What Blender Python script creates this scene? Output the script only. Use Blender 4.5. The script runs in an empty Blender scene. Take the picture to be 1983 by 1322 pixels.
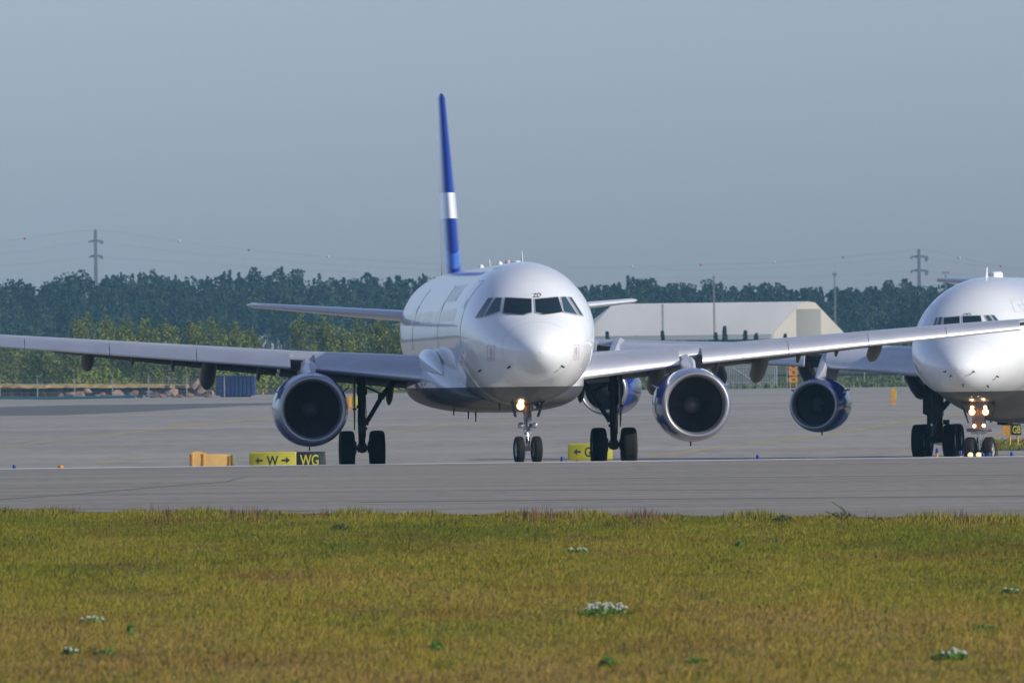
import bpy, bmesh, math, random
import numpy as np
from mathutils import Vector, Matrix
from mathutils.bvhtree import BVHTree

random.seed(7)
RNG = np.random.default_rng(7)
R = math.radians
scene = bpy.context.scene
COL = scene.collection

# ------------------------------------------------------------------ camera
W0, H0 = 1983.0, 1322.0
F = 20700.0                      # focal length in photograph pixels
CAM = Vector((0, 0, 3.2))
PITCH = math.atan(16 / F)
ROLL = R(0.70)
r0 = Vector((1, 0, 0)); fwd = Vector((0, math.cos(PITCH), math.sin(PITCH))); u0 = r0.cross(fwd)
RIGHT = r0 * math.cos(ROLL) - u0 * math.sin(ROLL)
UP = r0 * math.sin(ROLL) + u0 * math.cos(ROLL)
cd = bpy.data.cameras.new('camera')
cam = bpy.data.objects.new('camera', cd); COL.objects.link(cam)
cam.matrix_world = Matrix.Translation(CAM) @ Matrix((RIGHT, UP, -fwd)).transposed().to_4x4()
cd.sensor_width = 36; cd.lens = F / W0 * 36
cd.clip_start = 1; cd.clip_end = 30000
cd.dof.use_dof = True; cd.dof.focus_distance = 312; cd.dof.aperture_fstop = 8
scene.camera = cam

# ------------------------------------------------------------------ sky, sun, exposure
SUN_EL, SUN_AZ = R(25), R(117)       # azimuth clockwise from +Y: right of and behind the camera
world = bpy.data.worlds.new('World'); scene.world = world; world.use_nodes = True
wn = world.node_tree; bg = wn.nodes['Background']
sky = wn.nodes.new('ShaderNodeTexSky'); sky.sky_type = 'NISHITA'; sky.sun_disc = False
sky.sun_elevation = SUN_EL; sky.sun_rotation = SUN_AZ
sky.air_density = 1.0; sky.dust_density = 0.8; sky.ozone_density = 2.0
hs = wn.nodes.new('ShaderNodeHueSaturation'); hs.inputs['Saturation'].default_value = 0.6
tint = wn.nodes.new('ShaderNodeMix'); tint.data_type = 'RGBA'; tint.blend_type = 'MULTIPLY'; tint.inputs['Factor'].default_value = 1
tint.inputs[7].default_value = (.83, .94, 1.29, 1)      # hazy blue grey autumn sky
wn.links.new(sky.outputs[0], hs.inputs['Color']); wn.links.new(hs.outputs[0], tint.inputs[6]); wn.links.new(tint.outputs[2], bg.inputs['Color'])
bg.inputs['Strength'].default_value = 0.099
sd = Vector((math.sin(SUN_AZ) * math.cos(SUN_EL), math.cos(SUN_AZ) * math.cos(SUN_EL), math.sin(SUN_EL)))
sl = bpy.data.lights.new('sun', 'SUN'); sl.energy = 3.7; sl.angle = R(0.5); sl.color = (1.0, 0.93, 0.82)
so = bpy.data.objects.new('sun', sl); COL.objects.link(so); so.rotation_euler = (-sd).to_track_quat('-Z', 'Y').to_euler()
so.location = (200, -100, 300)
scene.view_settings.view_transform = 'Standard'; scene.view_settings.look = 'None'
scene.view_settings.exposure = 0.0; scene.view_settings.gamma = 1
scene.view_settings.use_curve_mapping = False
scene.cycles.max_bounces = 6; scene.cycles.volume_bounces = 0
scene.cycles.sample_clamp_indirect = 4

# ------------------------------------------------------------------ measuring helpers
def ray(px, py):
    px, py = float(px), float(py)
    return ((px - W0 / 2) * RIGHT + (H0 / 2 - py) * UP + F * fwd).normalized()
def at_y(px, py, Y):
    d = ray(px, py); return CAM + d * ((float(Y) - CAM.y) / d.y)
def sstep(a, b, t):
    t = min(max((t - a) / (b - a), 0), 1); return t * t * (3 - 2 * t)
def gz(y):                       # height of the terrain along the view
    if y < 304: return 0.0
    if y < 452: return -0.0125 * (y - 304)
    if y < 1290: return -1.85
    return -1.85 + 3.6 * sstep(1290, 1700, y) + 1.6 * sstep(1700, 2300, y)
def ground(px, py):
    d = ray(px, py); lo, hi = 50.0, 4000.0
    for y in np.linspace(60, 4000, 4000):
        p = CAM + d * (y / d.y)
        if p.z <= gz(y): return Vector((p.x, y, gz(y)))
    return CAM + d * 4000

# ------------------------------------------------------------------ materials
def nm(name):
    m = bpy.data.materials.new(name); m.use_nodes = True
    return m, m.node_tree.nodes, m.node_tree.links, m.node_tree.nodes['Principled BSDF']
def pm(name, col, rough=0.6, metal=0.0, coat=0.0, noise=0.0, nscale=3.0, spec=0.5, bump=0.0):
    m, n, l, b = nm(name)
    b.inputs['Base Color'].default_value = (*col, 1)
    b.inputs['Roughness'].default_value = rough; b.inputs['Metallic'].default_value = metal
    b.inputs['Coat Weight'].default_value = coat; b.inputs['Coat Roughness'].default_value = 0.06
    b.inputs['Specular IOR Level'].default_value = spec
    if noise:
        tc = n.new('ShaderNodeTexCoord'); t = n.new('ShaderNodeTexNoise'); t.inputs['Scale'].default_value = nscale
        t.inputs['Detail'].default_value = 6
        l.new(tc.outputs['Object'], t.inputs['Vector'])
        cr = n.new('ShaderNodeValToRGB')
        cr.color_ramp.elements[0].position = .3; cr.color_ramp.elements[1].position = .7
        cr.color_ramp.elements[0].color = (*[c * (1 - noise) for c in col], 1)
        cr.color_ramp.elements[1].color = (*[min(c * (1 + noise), 1) for c in col], 1)
        l.new(t.outputs['Fac'], cr.inputs['Fac']); l.new(cr.outputs['Color'], b.inputs['Base Color'])
        if bump:
            bp = n.new('ShaderNodeBump'); bp.inputs['Strength'].default_value = bump; bp.inputs['Distance'].default_value = .1
            l.new(t.outputs['Fac'], bp.inputs['Height']); l.new(bp.outputs['Normal'], b.inputs['Normal'])
    return m
def em(name, col, strength):
    m, n, l, b = nm(name)
    b.inputs['Base Color'].default_value = (*col, 1); b.inputs['Emission Color'].default_value = (*col, 1)
    b.inputs['Emission Strength'].default_value = strength
    return m
def math_node(n, l, op, a, b=None):
    k = n.new('ShaderNodeMath'); k.operation = op
    for i, s in enumerate((a, b)):
        if s is None: continue
        if isinstance(s, (int, float)): k.inputs[i].default_value = s
        else: l.new(s, k.inputs[i])
    return k.outputs[0]
def mix_node(n, l, fac, a, b):
    k = n.new('ShaderNodeMix'); k.data_type = 'RGBA'
    l.new(fac, k.inputs['Factor'])
    for s, i in ((a, 6), (b, 7)):
        if isinstance(s, tuple): k.inputs[i].default_value = (*s, 1)
        else: l.new(s, k.inputs[i])
    return k.outputs[2]

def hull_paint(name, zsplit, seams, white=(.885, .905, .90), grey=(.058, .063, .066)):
    """gloss white paint over a grey painted belly, thin frame seams, faint dirt"""
    m, n, l, b = nm(name)
    tc = n.new('ShaderNodeTexCoord'); sp = n.new('ShaderNodeSeparateXYZ'); l.new(tc.outputs['Object'], sp.inputs[0])
    t = n.new('ShaderNodeTexNoise'); t.inputs['Scale'].default_value = .9; t.inputs['Detail'].default_value = 8
    mp = n.new('ShaderNodeMapping'); mp.inputs['Scale'].default_value = (1, .25, 1.6)
    l.new(tc.outputs['Object'], mp.inputs['Vector']); l.new(mp.outputs[0], t.inputs['Vector'])
    dirt = math_node(n, l, 'MULTIPLY', t.outputs['Fac'], .22)
    c = mix_node(n, l, dirt, white, (.66, .65, .62))
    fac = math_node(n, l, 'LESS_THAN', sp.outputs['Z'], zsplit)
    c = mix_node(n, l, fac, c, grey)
    for s, wd, k in seams:
        a = math_node(n, l, 'ABSOLUTE', math_node(n, l, 'SUBTRACT', sp.outputs['Y'], s))
        a = math_node(n, l, 'LESS_THAN', a, wd)
        c = mix_node(n, l, math_node(n, l, 'MULTIPLY', a, k), c, (.2, .2, .21))
    l.new(c, b.inputs['Base Color'])
    b.inputs['Roughness'].default_value = .32
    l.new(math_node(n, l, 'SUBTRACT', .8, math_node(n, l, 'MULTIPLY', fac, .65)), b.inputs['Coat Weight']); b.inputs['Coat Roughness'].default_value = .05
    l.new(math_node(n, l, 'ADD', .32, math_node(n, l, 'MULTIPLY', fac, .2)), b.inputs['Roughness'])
    return m
M = {}
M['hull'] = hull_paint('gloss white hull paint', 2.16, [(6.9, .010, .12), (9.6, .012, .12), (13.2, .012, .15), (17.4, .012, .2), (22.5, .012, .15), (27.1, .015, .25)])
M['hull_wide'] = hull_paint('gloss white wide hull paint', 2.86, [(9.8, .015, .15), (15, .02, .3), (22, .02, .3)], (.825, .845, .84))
M['stab'] = pm('pale grey gloss paint', (.62, .64, .67), .3, coat=.5, noise=.06)
M['wing'] = pm('light grey wing paint', (.40, .42, .45), .38, coat=.25, noise=.1, nscale=1.2)
M['wing_shade'] = pm('shaded wing underside', (.06, .063, .066), .55, noise=.15)  # shade on the underside and flaps is put into the base colour
M['slat'] = pm('brushed slat metal', (.76, .77, .79), .48, metal=.8, noise=.06, nscale=1.5)
M['fairing'] = pm('dark grey fairing paint', (.07, .067, .064), .5, noise=.1)
M['alu'] = pm('brushed aluminium', (.44, .45, .47), .42, metal=.75)
M['blue'] = pm('gloss blue paint', (.010, .048, .34), .3, coat=.9, noise=.05)
M['duct'] = pm('dark intake liner', (.012, .013, .015), .6)
M['fan'] = pm('dark fan titanium', (.13, .132, .136), .42, metal=.3)
M['spinner'] = pm('spinner grey', (.13, .132, .135), .5)
M['white'] = pm('white marking paint', (.75, .75, .75), .5)
M['black'] = pm('black marking paint', (.015, .015, .018), .5)
M['seam'] = pm('grey seam sealant', (.42, .43, .45), .6)
M['joint'] = pm('pale joint sealant', (.62, .63, .65), .5)
M['slat_bright'] = pm('slat tone lifted from shade', (.66, .68, .71), .42, metal=.2, noise=.06)  # pale tone set in to lift slats lying in the fuselage shade
M['red'] = pm('faded red stencil', (.60, .40, .40), .6)
M['tyre'] = pm('tyre rubber', (.007, .007, .0075), .85, noise=.25, nscale=9)
M['rim'] = pm('wheel rim grey', (.32, .34, .36), .45, metal=.5)
M['gear'] = pm('shaded gear strut', (.03, .032, .035), .5, noise=.2, nscale=6)  # light grey gear parts with their shade put into the colour
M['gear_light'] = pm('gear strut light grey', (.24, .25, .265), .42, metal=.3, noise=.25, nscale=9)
M['chrome'] = pm('chrome oleo', (.8, .8, .8), .15, metal=1)
M['glass'] = pm('cockpit glass', (.010, .022, .028), .06, spec=.6)
M['glass_side'] = pm('side glass with sky tint', (.035, .075, .095), .05, spec=.8)  # sky reflection on the side panes put into the base colour
M['cabin_glass'] = pm('cabin window glass', (.26, .27, .29), .12, coat=1.0)
M['titles'] = pm('grey blue title paint', (.52, .55, .60), .35, coat=.8)
M['lens_off'] = pm('lamp glass unlit', (.45, .47, .48), .1, metal=.7)
M['lamp'] = em('landing lamp', (1, .74, .40), 22)
M['lamp_glare'] = em('warm lamp glare', (1, .36, .07), 3.5)  # orange glare round lit lamps, drawn as a glowing ring
M['nav'] = em('red navigation light', (1, .06, .04), 3)

# ------------------------------------------------------------------ mesh builder
class MB:
    def __init__(s): s.v = []; s.f = []; s.m = []
    def add(s, v, f, mi=0):
        o = len(s.v); s.v += [tuple(p) for p in v]; s.f += [tuple(i + o for i in q) for q in f]; s.m += [mi] * len(f)
        return s
    def box(s, c, sz, rot=None, mi=0, taper=1.0):
        v = []
        for z in (-1, 1):
            t = taper if z > 0 else 1
            for x, y in ((-1, -1), (1, -1), (1, 1), (-1, 1)):
                p = Vector((x * sz[0] / 2 * t, y * sz[1] / 2 * t, z * sz[2] / 2))
                if rot: p = rot @ p
                v.append(p + Vector(c))
        return s.add(v, [(3, 2, 1, 0), (4, 5, 6, 7), (0, 1, 5, 4), (1, 2, 6, 5), (2, 3, 7, 6), (3, 0, 4, 7)], mi)
    def tube(s, p0, p1, ra, rb=None, n=10, mi=0, cap=True):
        rb = ra if rb is None else rb
        p0, p1 = Vector(p0), Vector(p1); d = (p1 - p0).normalized()
        a = d.orthogonal().normalized(); b = d.cross(a)
        v = []
        for p, r in ((p0, ra), (p1, rb)):
            for i in range(n):
                t = 2 * math.pi * i / n; v.append(p + (a * math.cos(t) + b * math.sin(t)) * r)
        f = [(i, (i + 1) % n, n + (i + 1) % n, n + i) for i in range(n)]
        if cap: f += [tuple(range(n - 1, -1, -1)), tuple(range(n, 2 * n))]
        return s.add(v, f, mi)
    def path(s, pts, r, n=6, mi=0):
        for a, b in zip(pts[:-1], pts[1:]): s.tube(a, b, r, r, n, mi)
        return s
    def lathe(s, prof, c=(0, 0, 0), axis='Y', n=48, mi=0, close=False):
        """prof: (radius, along) pairs"""
        v = []; c = Vector(c)
        for r, y in prof:
            for i in range(n):
                t = 2 * math.pi * i / n; a, b = r * math.cos(t), r * math.sin(t)
                v.append(c + Vector({'Y': (a, y, b), 'X': (y, a, b), 'Z': (a, b, y)}[axis]))
        k = len(prof); f = []
        for j in range(k if close else k - 1):
            j2 = (j + 1) % k
            for i in range(n):
                i2 = (i + 1) % n; f.append((j * n + i, j2 * n + i, j2 * n + i2, j * n + i2))
        return s.add(v, f, mi)
    def loft(s, rings, cap=True, mi=0, closed=True):
        n = len(rings[0]); v = [p for r in rings for p in r]; f = []
        for j in range(len(rings) - 1):
            for i in range(n if closed else n - 1):
                i2 = (i + 1) % n
                f.append((j * n + i, j * n + i2, (j + 1) * n + i2, (j + 1) * n + i))
        if cap and closed:
            f += [tuple(range(n - 1, -1, -1)), tuple(range((len(rings) - 1) * n, len(rings) * n))]
        return s.add(v, f, mi)
    def prism(s, poly, x0, x1, mi=0):
        """polygon in (y, z), extruded along x"""
        return s.loft([[(x, y, z) for y, z in poly] for x in (x0, x1)], mi=mi)
    def build(s, name, mats, parent=None, sharp=38, loc=None, fix=True):
        me = bpy.data.meshes.new(name); me.from_pydata(s.v, [], s.f)
        mats = mats if isinstance(mats, (list, tuple)) else [mats]
        for m in mats: me.materials.append(m)
        if any(s.m): me.polygons.foreach_set('material_index', s.m)
        if fix:
            bm = bmesh.new(); bm.from_mesh(me); bmesh.ops.recalc_face_normals(bm, faces=bm.faces); bm.to_mesh(me); bm.free()
        if sharp:
            me.polygons.foreach_set('use_smooth', [True] * len(me.polygons)); me.set_sharp_from_angle(angle=R(sharp))
        me.update()
        o = bpy.data.objects.new(name, me); COL.objects.link(o)
        if parent: o.parent = parent
        if loc: o.location = loc
        return o

def tag(o, label=None, cat=None, group=None, kind=None):
    if label: o['label'] = label
    if cat: o['category'] = cat
    if group: o['group'] = group
    if kind: o['kind'] = kind
    return o
def thing(name, loc, label, cat, group=None, rotz=0):
    o = bpy.data.objects.new(name, None); COL.objects.link(o)
    o.location = loc; o.rotation_euler = (0, 0, rotz); o.empty_display_size = .3
    return tag(o, label, cat, group)

def text_mesh(txt, size):
    cu = bpy.data.curves.new('lettering', 'FONT'); cu.body = txt; cu.size = size; cu.offset = size * (.014 if size < 2 else 0)
    ob = bpy.data.objects.new('lettering', cu); COL.objects.link(ob)
    dg = bpy.context.evaluated_depsgraph_get()
    me = bpy.data.meshes.new_from_object(ob.evaluated_get(dg))
    bm = bmesh.new(); bm.from_mesh(me)
    bmesh.ops.triangulate(bm, faces=bm.faces)
    for _ in range(3):
        ee = [e for e in bm.edges if e.calc_length() > size * .22]
        if ee: bmesh.ops.subdivide_edges(bm, edges=ee, cuts=1); bmesh.ops.triangulate(bm, faces=bm.faces)
    bm.verts.index_update()
    v = [tuple(p.co) for p in bm.verts]; f = [tuple(q.index for q in p.verts) for p in bm.faces]
    bm.free(); bpy.data.objects.remove(ob); bpy.data.curves.remove(cu); bpy.data.meshes.remove(me)
    return v, f

# ------------------------------------------------------------------ surface decals (real thin sheets lying on the hull)
class Skin:
    def __init__(s, Mw, objs):
        v, f = [], []
        for o in objs:
            k = len(v); v += [p.co.copy() for p in o.data.vertices]; f += [tuple(i + k for i in p.vertices) for p in o.data.polygons]
        s.b = BVHTree.FromPolygons(v, f); s.M = Mw; s.I = Mw.inverted(); s.I3 = s.I.to_3x3()
        s.cam = s.I @ CAM
    def px(s, x, y, off=.006):
        d = (s.I3 @ ray(x, y)).normalized()
        h = s.b.ray_cast(s.cam, d)
        if h[0] is None: return None
        n = h[1] if h[1].dot(d) < 0 else -h[1]
        return h[0] + n * off
    def side(s, sx, d, z, off=.006):
        h = s.b.ray_cast(Vector((sx * 8, d, z)), Vector((-sx, 0, 0)))
        if h[0] is None: return None
        n = h[1] if h[1].x * sx > 0 else -h[1]
        return h[0] + n * off
    def patch(s, mb, q, f, nu=6, nv=6, mi=0):
        """q: four corners in the 2D space of f"""
        g = []
        for j in range(nv + 1):
            for i in range(nu + 1):
                u, w = i / nu, j / nv
                p = [(1 - w) * ((1 - u) * q[0][k] + u * q[1][k]) + w * ((1 - u) * q[3][k] + u * q[2][k]) for k in (0, 1)]
                g.append(f(*p))
        if any(p is None for p in g): return False
        mb.add(g, [(j * (nu + 1) + i, j * (nu + 1) + i + 1, (j + 1) * (nu + 1) + i + 1, (j + 1) * (nu + 1) + i) for j in range(nv) for i in range(nu)], mi)
        return True
    def strip(s, mb, pts, w, f, n=8, mi=0):
        for a, b in zip(pts[:-1], pts[1:]):
            dx, dy = b[0] - a[0], b[1] - a[1]; L = math.hypot(dx, dy) or 1
            nx, ny = -dy / L * w / 2, dx / L * w / 2
            s.patch(mb, [(a[0] - nx, a[1] - ny), (b[0] - nx, b[1] - ny), (b[0] + nx, b[1] + ny), (a[0] + nx, a[1] + ny)], f, n, 1, mi)
    def text(s, mb, txt, size, place, f):
        v, fc = text_mesh(txt, size)
        g = [f(*place(x, y)) for x, y, _ in v]
        if any(p is None for p in g): print('text misses hull', txt); return
        mb.add(g, fc)
    def at_d(s, x, y, d):
        q = (s.I3 @ ray(x, y)); t = (d - s.cam.y) / q.y
        return s.cam + q * t

# ------------------------------------------------------------------ aircraft pieces
A320_NOSE = [  # station, top, bottom, half width, height of the widest line (about the centre line)
    (0.0, -.53, -.57, .02, -.55), (.03, -.43, -.68, .16, -.55), (.12, -.29, -.84, .33, -.54), (.3, -.11, -1.01, .54, -.52), (.55, .06, -1.17, .74, -.49),
    (.85, .22, -1.31, .93, -.45), (1.2, .39, -1.44, 1.11, -.41), (1.6, .58, -1.565, 1.28, -.36), (2.0, .81, -1.66, 1.42, -.30), (2.4, 1.04, -1.735, 1.53, -.25),
    (2.8, 1.27, -1.80, 1.63, -.20), (3.2, 1.47, -1.855, 1.71, -.16), (3.7, 1.66, -1.91, 1.79, -.12), (4.3, 1.82, -1.96, 1.865, -.08), (5.0, 1.94, -2.01, 1.92, -.04),
    (5.8, 2.02, -2.045, 1.955, -.02), (6.8, 2.065, -2.07, 1.975, 0)]
def hull_ring(x, t, bt, hw, zm, zc, n=72):
    r = []
    for i in range(n):
        a = 2 * math.pi * i / n; c, s_ = math.cos(a), math.sin(a)
        r.append((hw * c, x, zc + zm + (t - zm) * s_ if s_ >= 0 else zc + zm - (bt - zm) * s_ * 1.0))
    return r
def smooth_stations(st, m=4):
    """Catmull-Rom between the stations so the nose has no facets"""
    out = []
    for i in range(len(st) - 1):
        p0 = st[max(i - 1, 0)]; p1 = st[i]; p2 = st[i + 1]; p3 = st[min(i + 2, len(st) - 1)]
        for j in range(m):
            t = j / m; d = p1[0] + (p2[0] - p1[0]) * t; row = [d]
            for k in range(1, 5):
                m1 = (p2[k] - p0[k]) / max(p2[0] - p0[0], 1e-6) * (p2[0] - p1[0]); m2 = (p3[k] - p1[k]) / max(p3[0] - p1[0], 1e-6) * (p2[0] - p1[0])
                row.append((2 * t**3 - 3 * t**2 + 1) * p1[k] + (t**3 - 2 * t**2 + t) * m1 + (-2 * t**3 + 3 * t**2) * p2[k] + (t**3 - t**2) * m2)
            out.append(tuple(row))
    return out + [st[-1]]

AIRFOIL = [(1, .004), (.85, .022), (.7, .042), (.55, .06), (.42, .07), (.3, .072), (.2, .066), (.12, .056), (.06, .043), (.025, .03), (.006, .014), (0, 0),
           (.006, -.014), (.025, -.028), (.06, -.042), (.12, -.052), (.22, -.058), (.35, -.056), (.5, -.046), (.7, -.026), (.85, -.012), (1, -.002)]
def interp(secs, x):
    x = abs(x)
    for a, b in zip(secs[:-1], secs[1:]):
        if x <= b[0] or b is secs[-1]:
            t = (x - a[0]) / (b[0] - a[0]); return [p + (q - p) * t for p, q in zip(a, b)]
def foil_ring(x, d, c, z, inc, th=1.0):
    ci, si = math.cos(inc), math.sin(inc)
    return [(x, d + u * c * ci + w * c * th * si, z + w * c * th * ci - u * c * si) for u, w in AIRFOIL]
SLAT = [(.25, -.07), (.14, -.105), (.06, -.09), (.015, -.04), (0, .02), (.03, .09), (.10, .18), (.22, .29), (.40, .41), (.62, .515), (.84, .59), (1.0, .635),
        (.84, .55), (.62, .45), (.42, .32), (.30, .16), (.26, .03)]

def make_wing(root, side, secs, slats, fairings, tracks, flaps, tip_light, slat_mat=None):
    """secs: (x, leading edge station, chord, leading edge z, slat nose z, slat chord)"""
    mb = MB(); xs = sorted(set([s[0] for s in secs] + list(np.linspace(secs[0][0], secs[-1][0], 10))))
    rings = []
    for x in xs:
        _, d, c, z, zn, sc = interp(secs, x)
        rings.append(foil_ring(side * x, d, c, z, R(2.6) * (1 - .6 * x / secs[-1][0])))
    x, d, c, z, zn, sc = secs[-1]
    rings.append(foil_ring(side * (x + .14), d + .22 * c, c * .72, z + .01, R(1), .45))
    mb.loft(rings)
    w = mb.build('wing', [M['wing'], M['wing_shade']], root, sharp=50)
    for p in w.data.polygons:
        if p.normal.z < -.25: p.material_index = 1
    for a, b in slats:
        sm = MB(); rr = []
        for x in np.linspace(a, b, 5):
            _, d, c, z, zn, sc = interp(secs, x); dn = d + .05 * c - sc
            rr.append([(side * x, dn + u * sc, zn + v * sc) for u, v in SLAT])
        sm.loft(rr); sm.build('slat', slat_mat or M['slat'], w, sharp=45)
    for a, b in flaps:
        fm = MB(); rr = []
        for x in np.linspace(a, b, 4):
            _, d, c, z, zn, sc = interp(secs, x); cf = min(.24 * c, 1.3)
            inc = R(2.6); dd = d + c * .96; zz = z - c * .96 * math.sin(inc) - .10
            rr.append(foil_ring(side * x, dd, cf, zz + .05, R(13), 1.3))
        fm.loft(rr); fm.build('flap', M['wing_shade'], w, sharp=50)
    def canoe(x, frac, L, wd, hgt, drop, name):
        _, d, c, z, zn, sc = interp(secs, x)
        p0 = Vector((side * x, d + frac * c, z - frac * c * math.sin(R(2.2)) - .045 * c * (1 - frac)))
        rr = []
        for t, k in ((0, .35), (.08, .7), (.2, .95), (.38, 1), (.6, 1), (.76, .9), (.87, .62), (.95, .3), (1, .03)):
            q = p0 + Vector((0, L * t, -drop * t ** 1.15 - hgt * .25 * math.sin(min(t * 2.2, 1.57))))
            rr.append([(q.x + math.cos(a) * wd / 2 * k, q.y, q.z + math.sin(a) * hgt / 2 * (k ** .8)) for a in np.linspace(0, 2 * math.pi, 13)[:-1]])
        MB().loft(rr).build(name, M['fairing'], w, sharp=50)
    for f in fairings: canoe(*f, 'flap_track_fairing')
    for f in tracks: canoe(*f, 'hinge_fairing')
    if tip_light:
        x, d, c, z, zn, sc = secs[-1]
        MB().lathe([(.001, -.12), (.05, -.08), (.07, 0), (.05, .1), (.001, .14)], (side * (x + .1), d + .1, z), n=12).build('navigation_light', tip_light, w)
    return w

def spiral_mb(c, r0_, r1_, turns, w, dy):
    v, f = [], []; n = 40
    for i in range(n + 1):
        t = i / n; a = t * turns * 2 * math.pi; r = r0_ + (r1_ - r0_) * t
        for s_ in (-w / 2, w / 2):
            v.append((c[0] + (r + s_) * math.cos(a), c[1] - dy * (1 - (r + s_) / .30), c[2] + (r + s_) * math.sin(a)))
        if i: f.append((2 * i - 2, 2 * i - 1, 2 * i + 1, 2 * i))
    return MB().add(v, f)

def make_engine(root, x, d, z, strakes=True, size=1.0):
    c = (0, 0, 0)
    cow = MB().lathe([(1.008, .27), (1.045, .55), (1.085, .9), (1.105, 1.5), (1.10, 2.3), (1.06, 3.1), (.97, 3.9), (.86, 4.5), (.83, 4.48), (.80, 4.2)], c, n=64)
    cow.lathe([(.86, 4.4), (.62, 4.5), (.5, 5.2), (.42, 5.6), (.3, 5.5)], c, n=40)
    e = cow.build('engine', M['blue'], root, sharp=60, loc=(x, d, z)); e.scale = (size, size, size)
    MB().lathe([(.815, .62), (.815, .42), (.822, .25), (.842, .12), (.872, .04), (.91, .0), (.945, .012), (.975, .06), (.995, .14), (1.008, .26), (1.006, .30)], c, n=72).build('inlet_lip', M['alu'], e, sharp=70)
    MB().lathe([(.822, .62), (.83, .9), (.86, 1.35), (.86, 1.7), (.0, 1.72)], c, n=48).build('intake_duct', M['duct'], e, sharp=60)
    fb = MB()
    for k in range(36):
        a = 2 * math.pi * k / 36; ca, sa = math.cos(a), math.sin(a); g = []
        for r, tw, ch in ((.26, .35, .07), (.5, .6, .085), (.84, 1.0, .10)):
            for s_ in (-1, 1):
                tx = s_ * ch * math.sin(tw); ty = s_ * ch * math.cos(tw)
                g.append((c[0] + r * ca - tx * sa, c[1] + 1.35 + ty, c[2] + r * sa + tx * ca))
        fb.add(g, [(0, 1, 3, 2), (2, 3, 5, 4)])
    fb.build('fan', M['fan'], e, fix=False)
    MB().lathe([(.001, .92), (.05, .95), (.13, 1.06), (.22, 1.22), (.28, 1.38)], c, n=32).build('spinner', M['spinner'], e)
    spiral_mb((c[0], c[1] + 1.25, c[2]), .04, .13, .8, .025, .22).build('spinner_spiral', M['white'], e, fix=False)
    if strakes:
        for s_, a in ((-1, R(152)), (1, R(28))):
            sm = MB(); ca, sa = math.cos(a), math.sin(a)
            sm.loft([[(c[0] + ca * r - sa * w, c[1] + y, c[2] + sa * r + ca * w) for y, w in ((1.3 + (r - 1.05) * 1.5, -.02), (2.3, -.012), (2.3, .012), (1.3 + (r - 1.05) * 1.5, .02))] for r in (1.05, 1.30)])
            sm.build('strake', M['blue'], e)
    MB().box((c[0], c[1] + 2.2, c[2] - 1.16), (.03, .2, .14)).build('drain_mast', M['black'], e)
    return e

def make_pylon(root, x, de, zc, dle, zle, lean=0.0):
    """box pylon from the crown of the nacelle back and up under the wing"""
    rr = []
    for d, zt, zb, w in ((de + .9, zc + 1.06, zc + .9, .06), (de + 1.3, zc + 1.22, zc + .9, .24), (de + 2.0, zc + 1.42, zc + .9, .36), (dle - .35, zle - .02, zc + .9, .40), (dle + .25, zle + .22, zc + .95, .40),
                         (dle + 1.6, zle + .10, zc + .95, .38), (dle + 2.8, zle - .1, zle - .5, .30), (dle + 3.6, zle - .15, zle - .3, .1)):
        rr.append([(x + lean * (zz - zc - .9) + s_ * w / 2 * k, d, zz) for s_, zz, k in ((-1, zb, 1), (-1, zt - .12, 1), (-1, zt, .45), (1, zt, .45), (1, zt - .12, 1), (1, zb, 1))])
    return MB().loft(rr).build('engine_pylon', M['slat'], root, sharp=40)

def make_tyre(parent, x, d, z, r, w, flat=.0, rim=.55, steer=0.0):
    prof = []
    for u, k in ((-.36, rim + .02), (-.46, rim + .10), (-.5, .74), (-.485, .86), (-.42, .955), (-.30, .99), (-.15, 1), (0, 1.0), (.15, 1), (.30, .99), (.42, .955), (.485, .86), (.5, .74), (.46, rim + .10), (.36, rim + .02)):
        prof.append((r * k, u * w))
    mb = MB().lathe(prof, (0, 0, 0), 'X', 40)
    mb.v = [(p[0] * (1 + (.10 if p[2] < -r + flat * 2.5 else 0)), p[1], max(p[2], -r + flat)) for p in mb.v]
    for k in (-.22, -.08, .08, .22):      # tread grooves
        mb.lathe([(r * 1.002, k * w - .006), (r * 1.0035, k * w), (r * 1.002, k * w + .006)], (0, 0, 0), 'X', 40)
    rot = Matrix.Rotation(steer, 3, 'Z')
    t = mb.build('tyre', M['tyre'], parent, sharp=50, loc=(x, d, z)); t.rotation_euler = (0, 0, steer)
    rb = MB()
    for s_ in (-1, 1):
        rb.lathe([(r * (rim + .04), s_ * .38 * w), (r * rim, s_ * .40 * w), (r * (rim - .08), s_ * .30 * w), (r * .3, s_ * .25 * w), (r * .22, s_ * .42 * w), (.001, s_ * .42 * w)], (0, 0, 0), 'X', 28)
    b = rb.build('wheel_rim', M['rim'], parent, sharp=40, loc=(x, d, z)); b.rotation_euler = (0, 0, steer)

def lamp(parent, p, r, lit=True, name='landing_light'):
    x, y, z = p
    MB().lathe([(r * .9, .10), (r * 1.30, .02), (r * 1.34, -.02), (r * 1.0, -.03)], p, n=20).lathe([(r * .9, .10), (.001, .12)], p, n=20).build(name, M['lamp_glare'] if lit else M['gear_light'], parent)
    MB().lathe([(.001, -.05), (r * .6, -.042), (r, -.02)], p, n=20).build('lamp_lens', M['lamp'] if lit else M['lens_off'], parent)

def make_fin(root, secs, name, mat, vertical=True, side=1):
    """secs: (span position, leading edge station, chord, other coordinate, thickness ratio)"""
    rr = []
    for s_, d, c, o, th in secs:
        ring = []
        for u, w in AIRFOIL:
            w = w if w else 0
            ring.append((w * c * th, d + u * c, s_) if vertical else (side * s_, d + u * c, o + w * c * th))
        rr.append(ring)
    return MB().loft(rr).build(name, mat, root, sharp=50)

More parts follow.
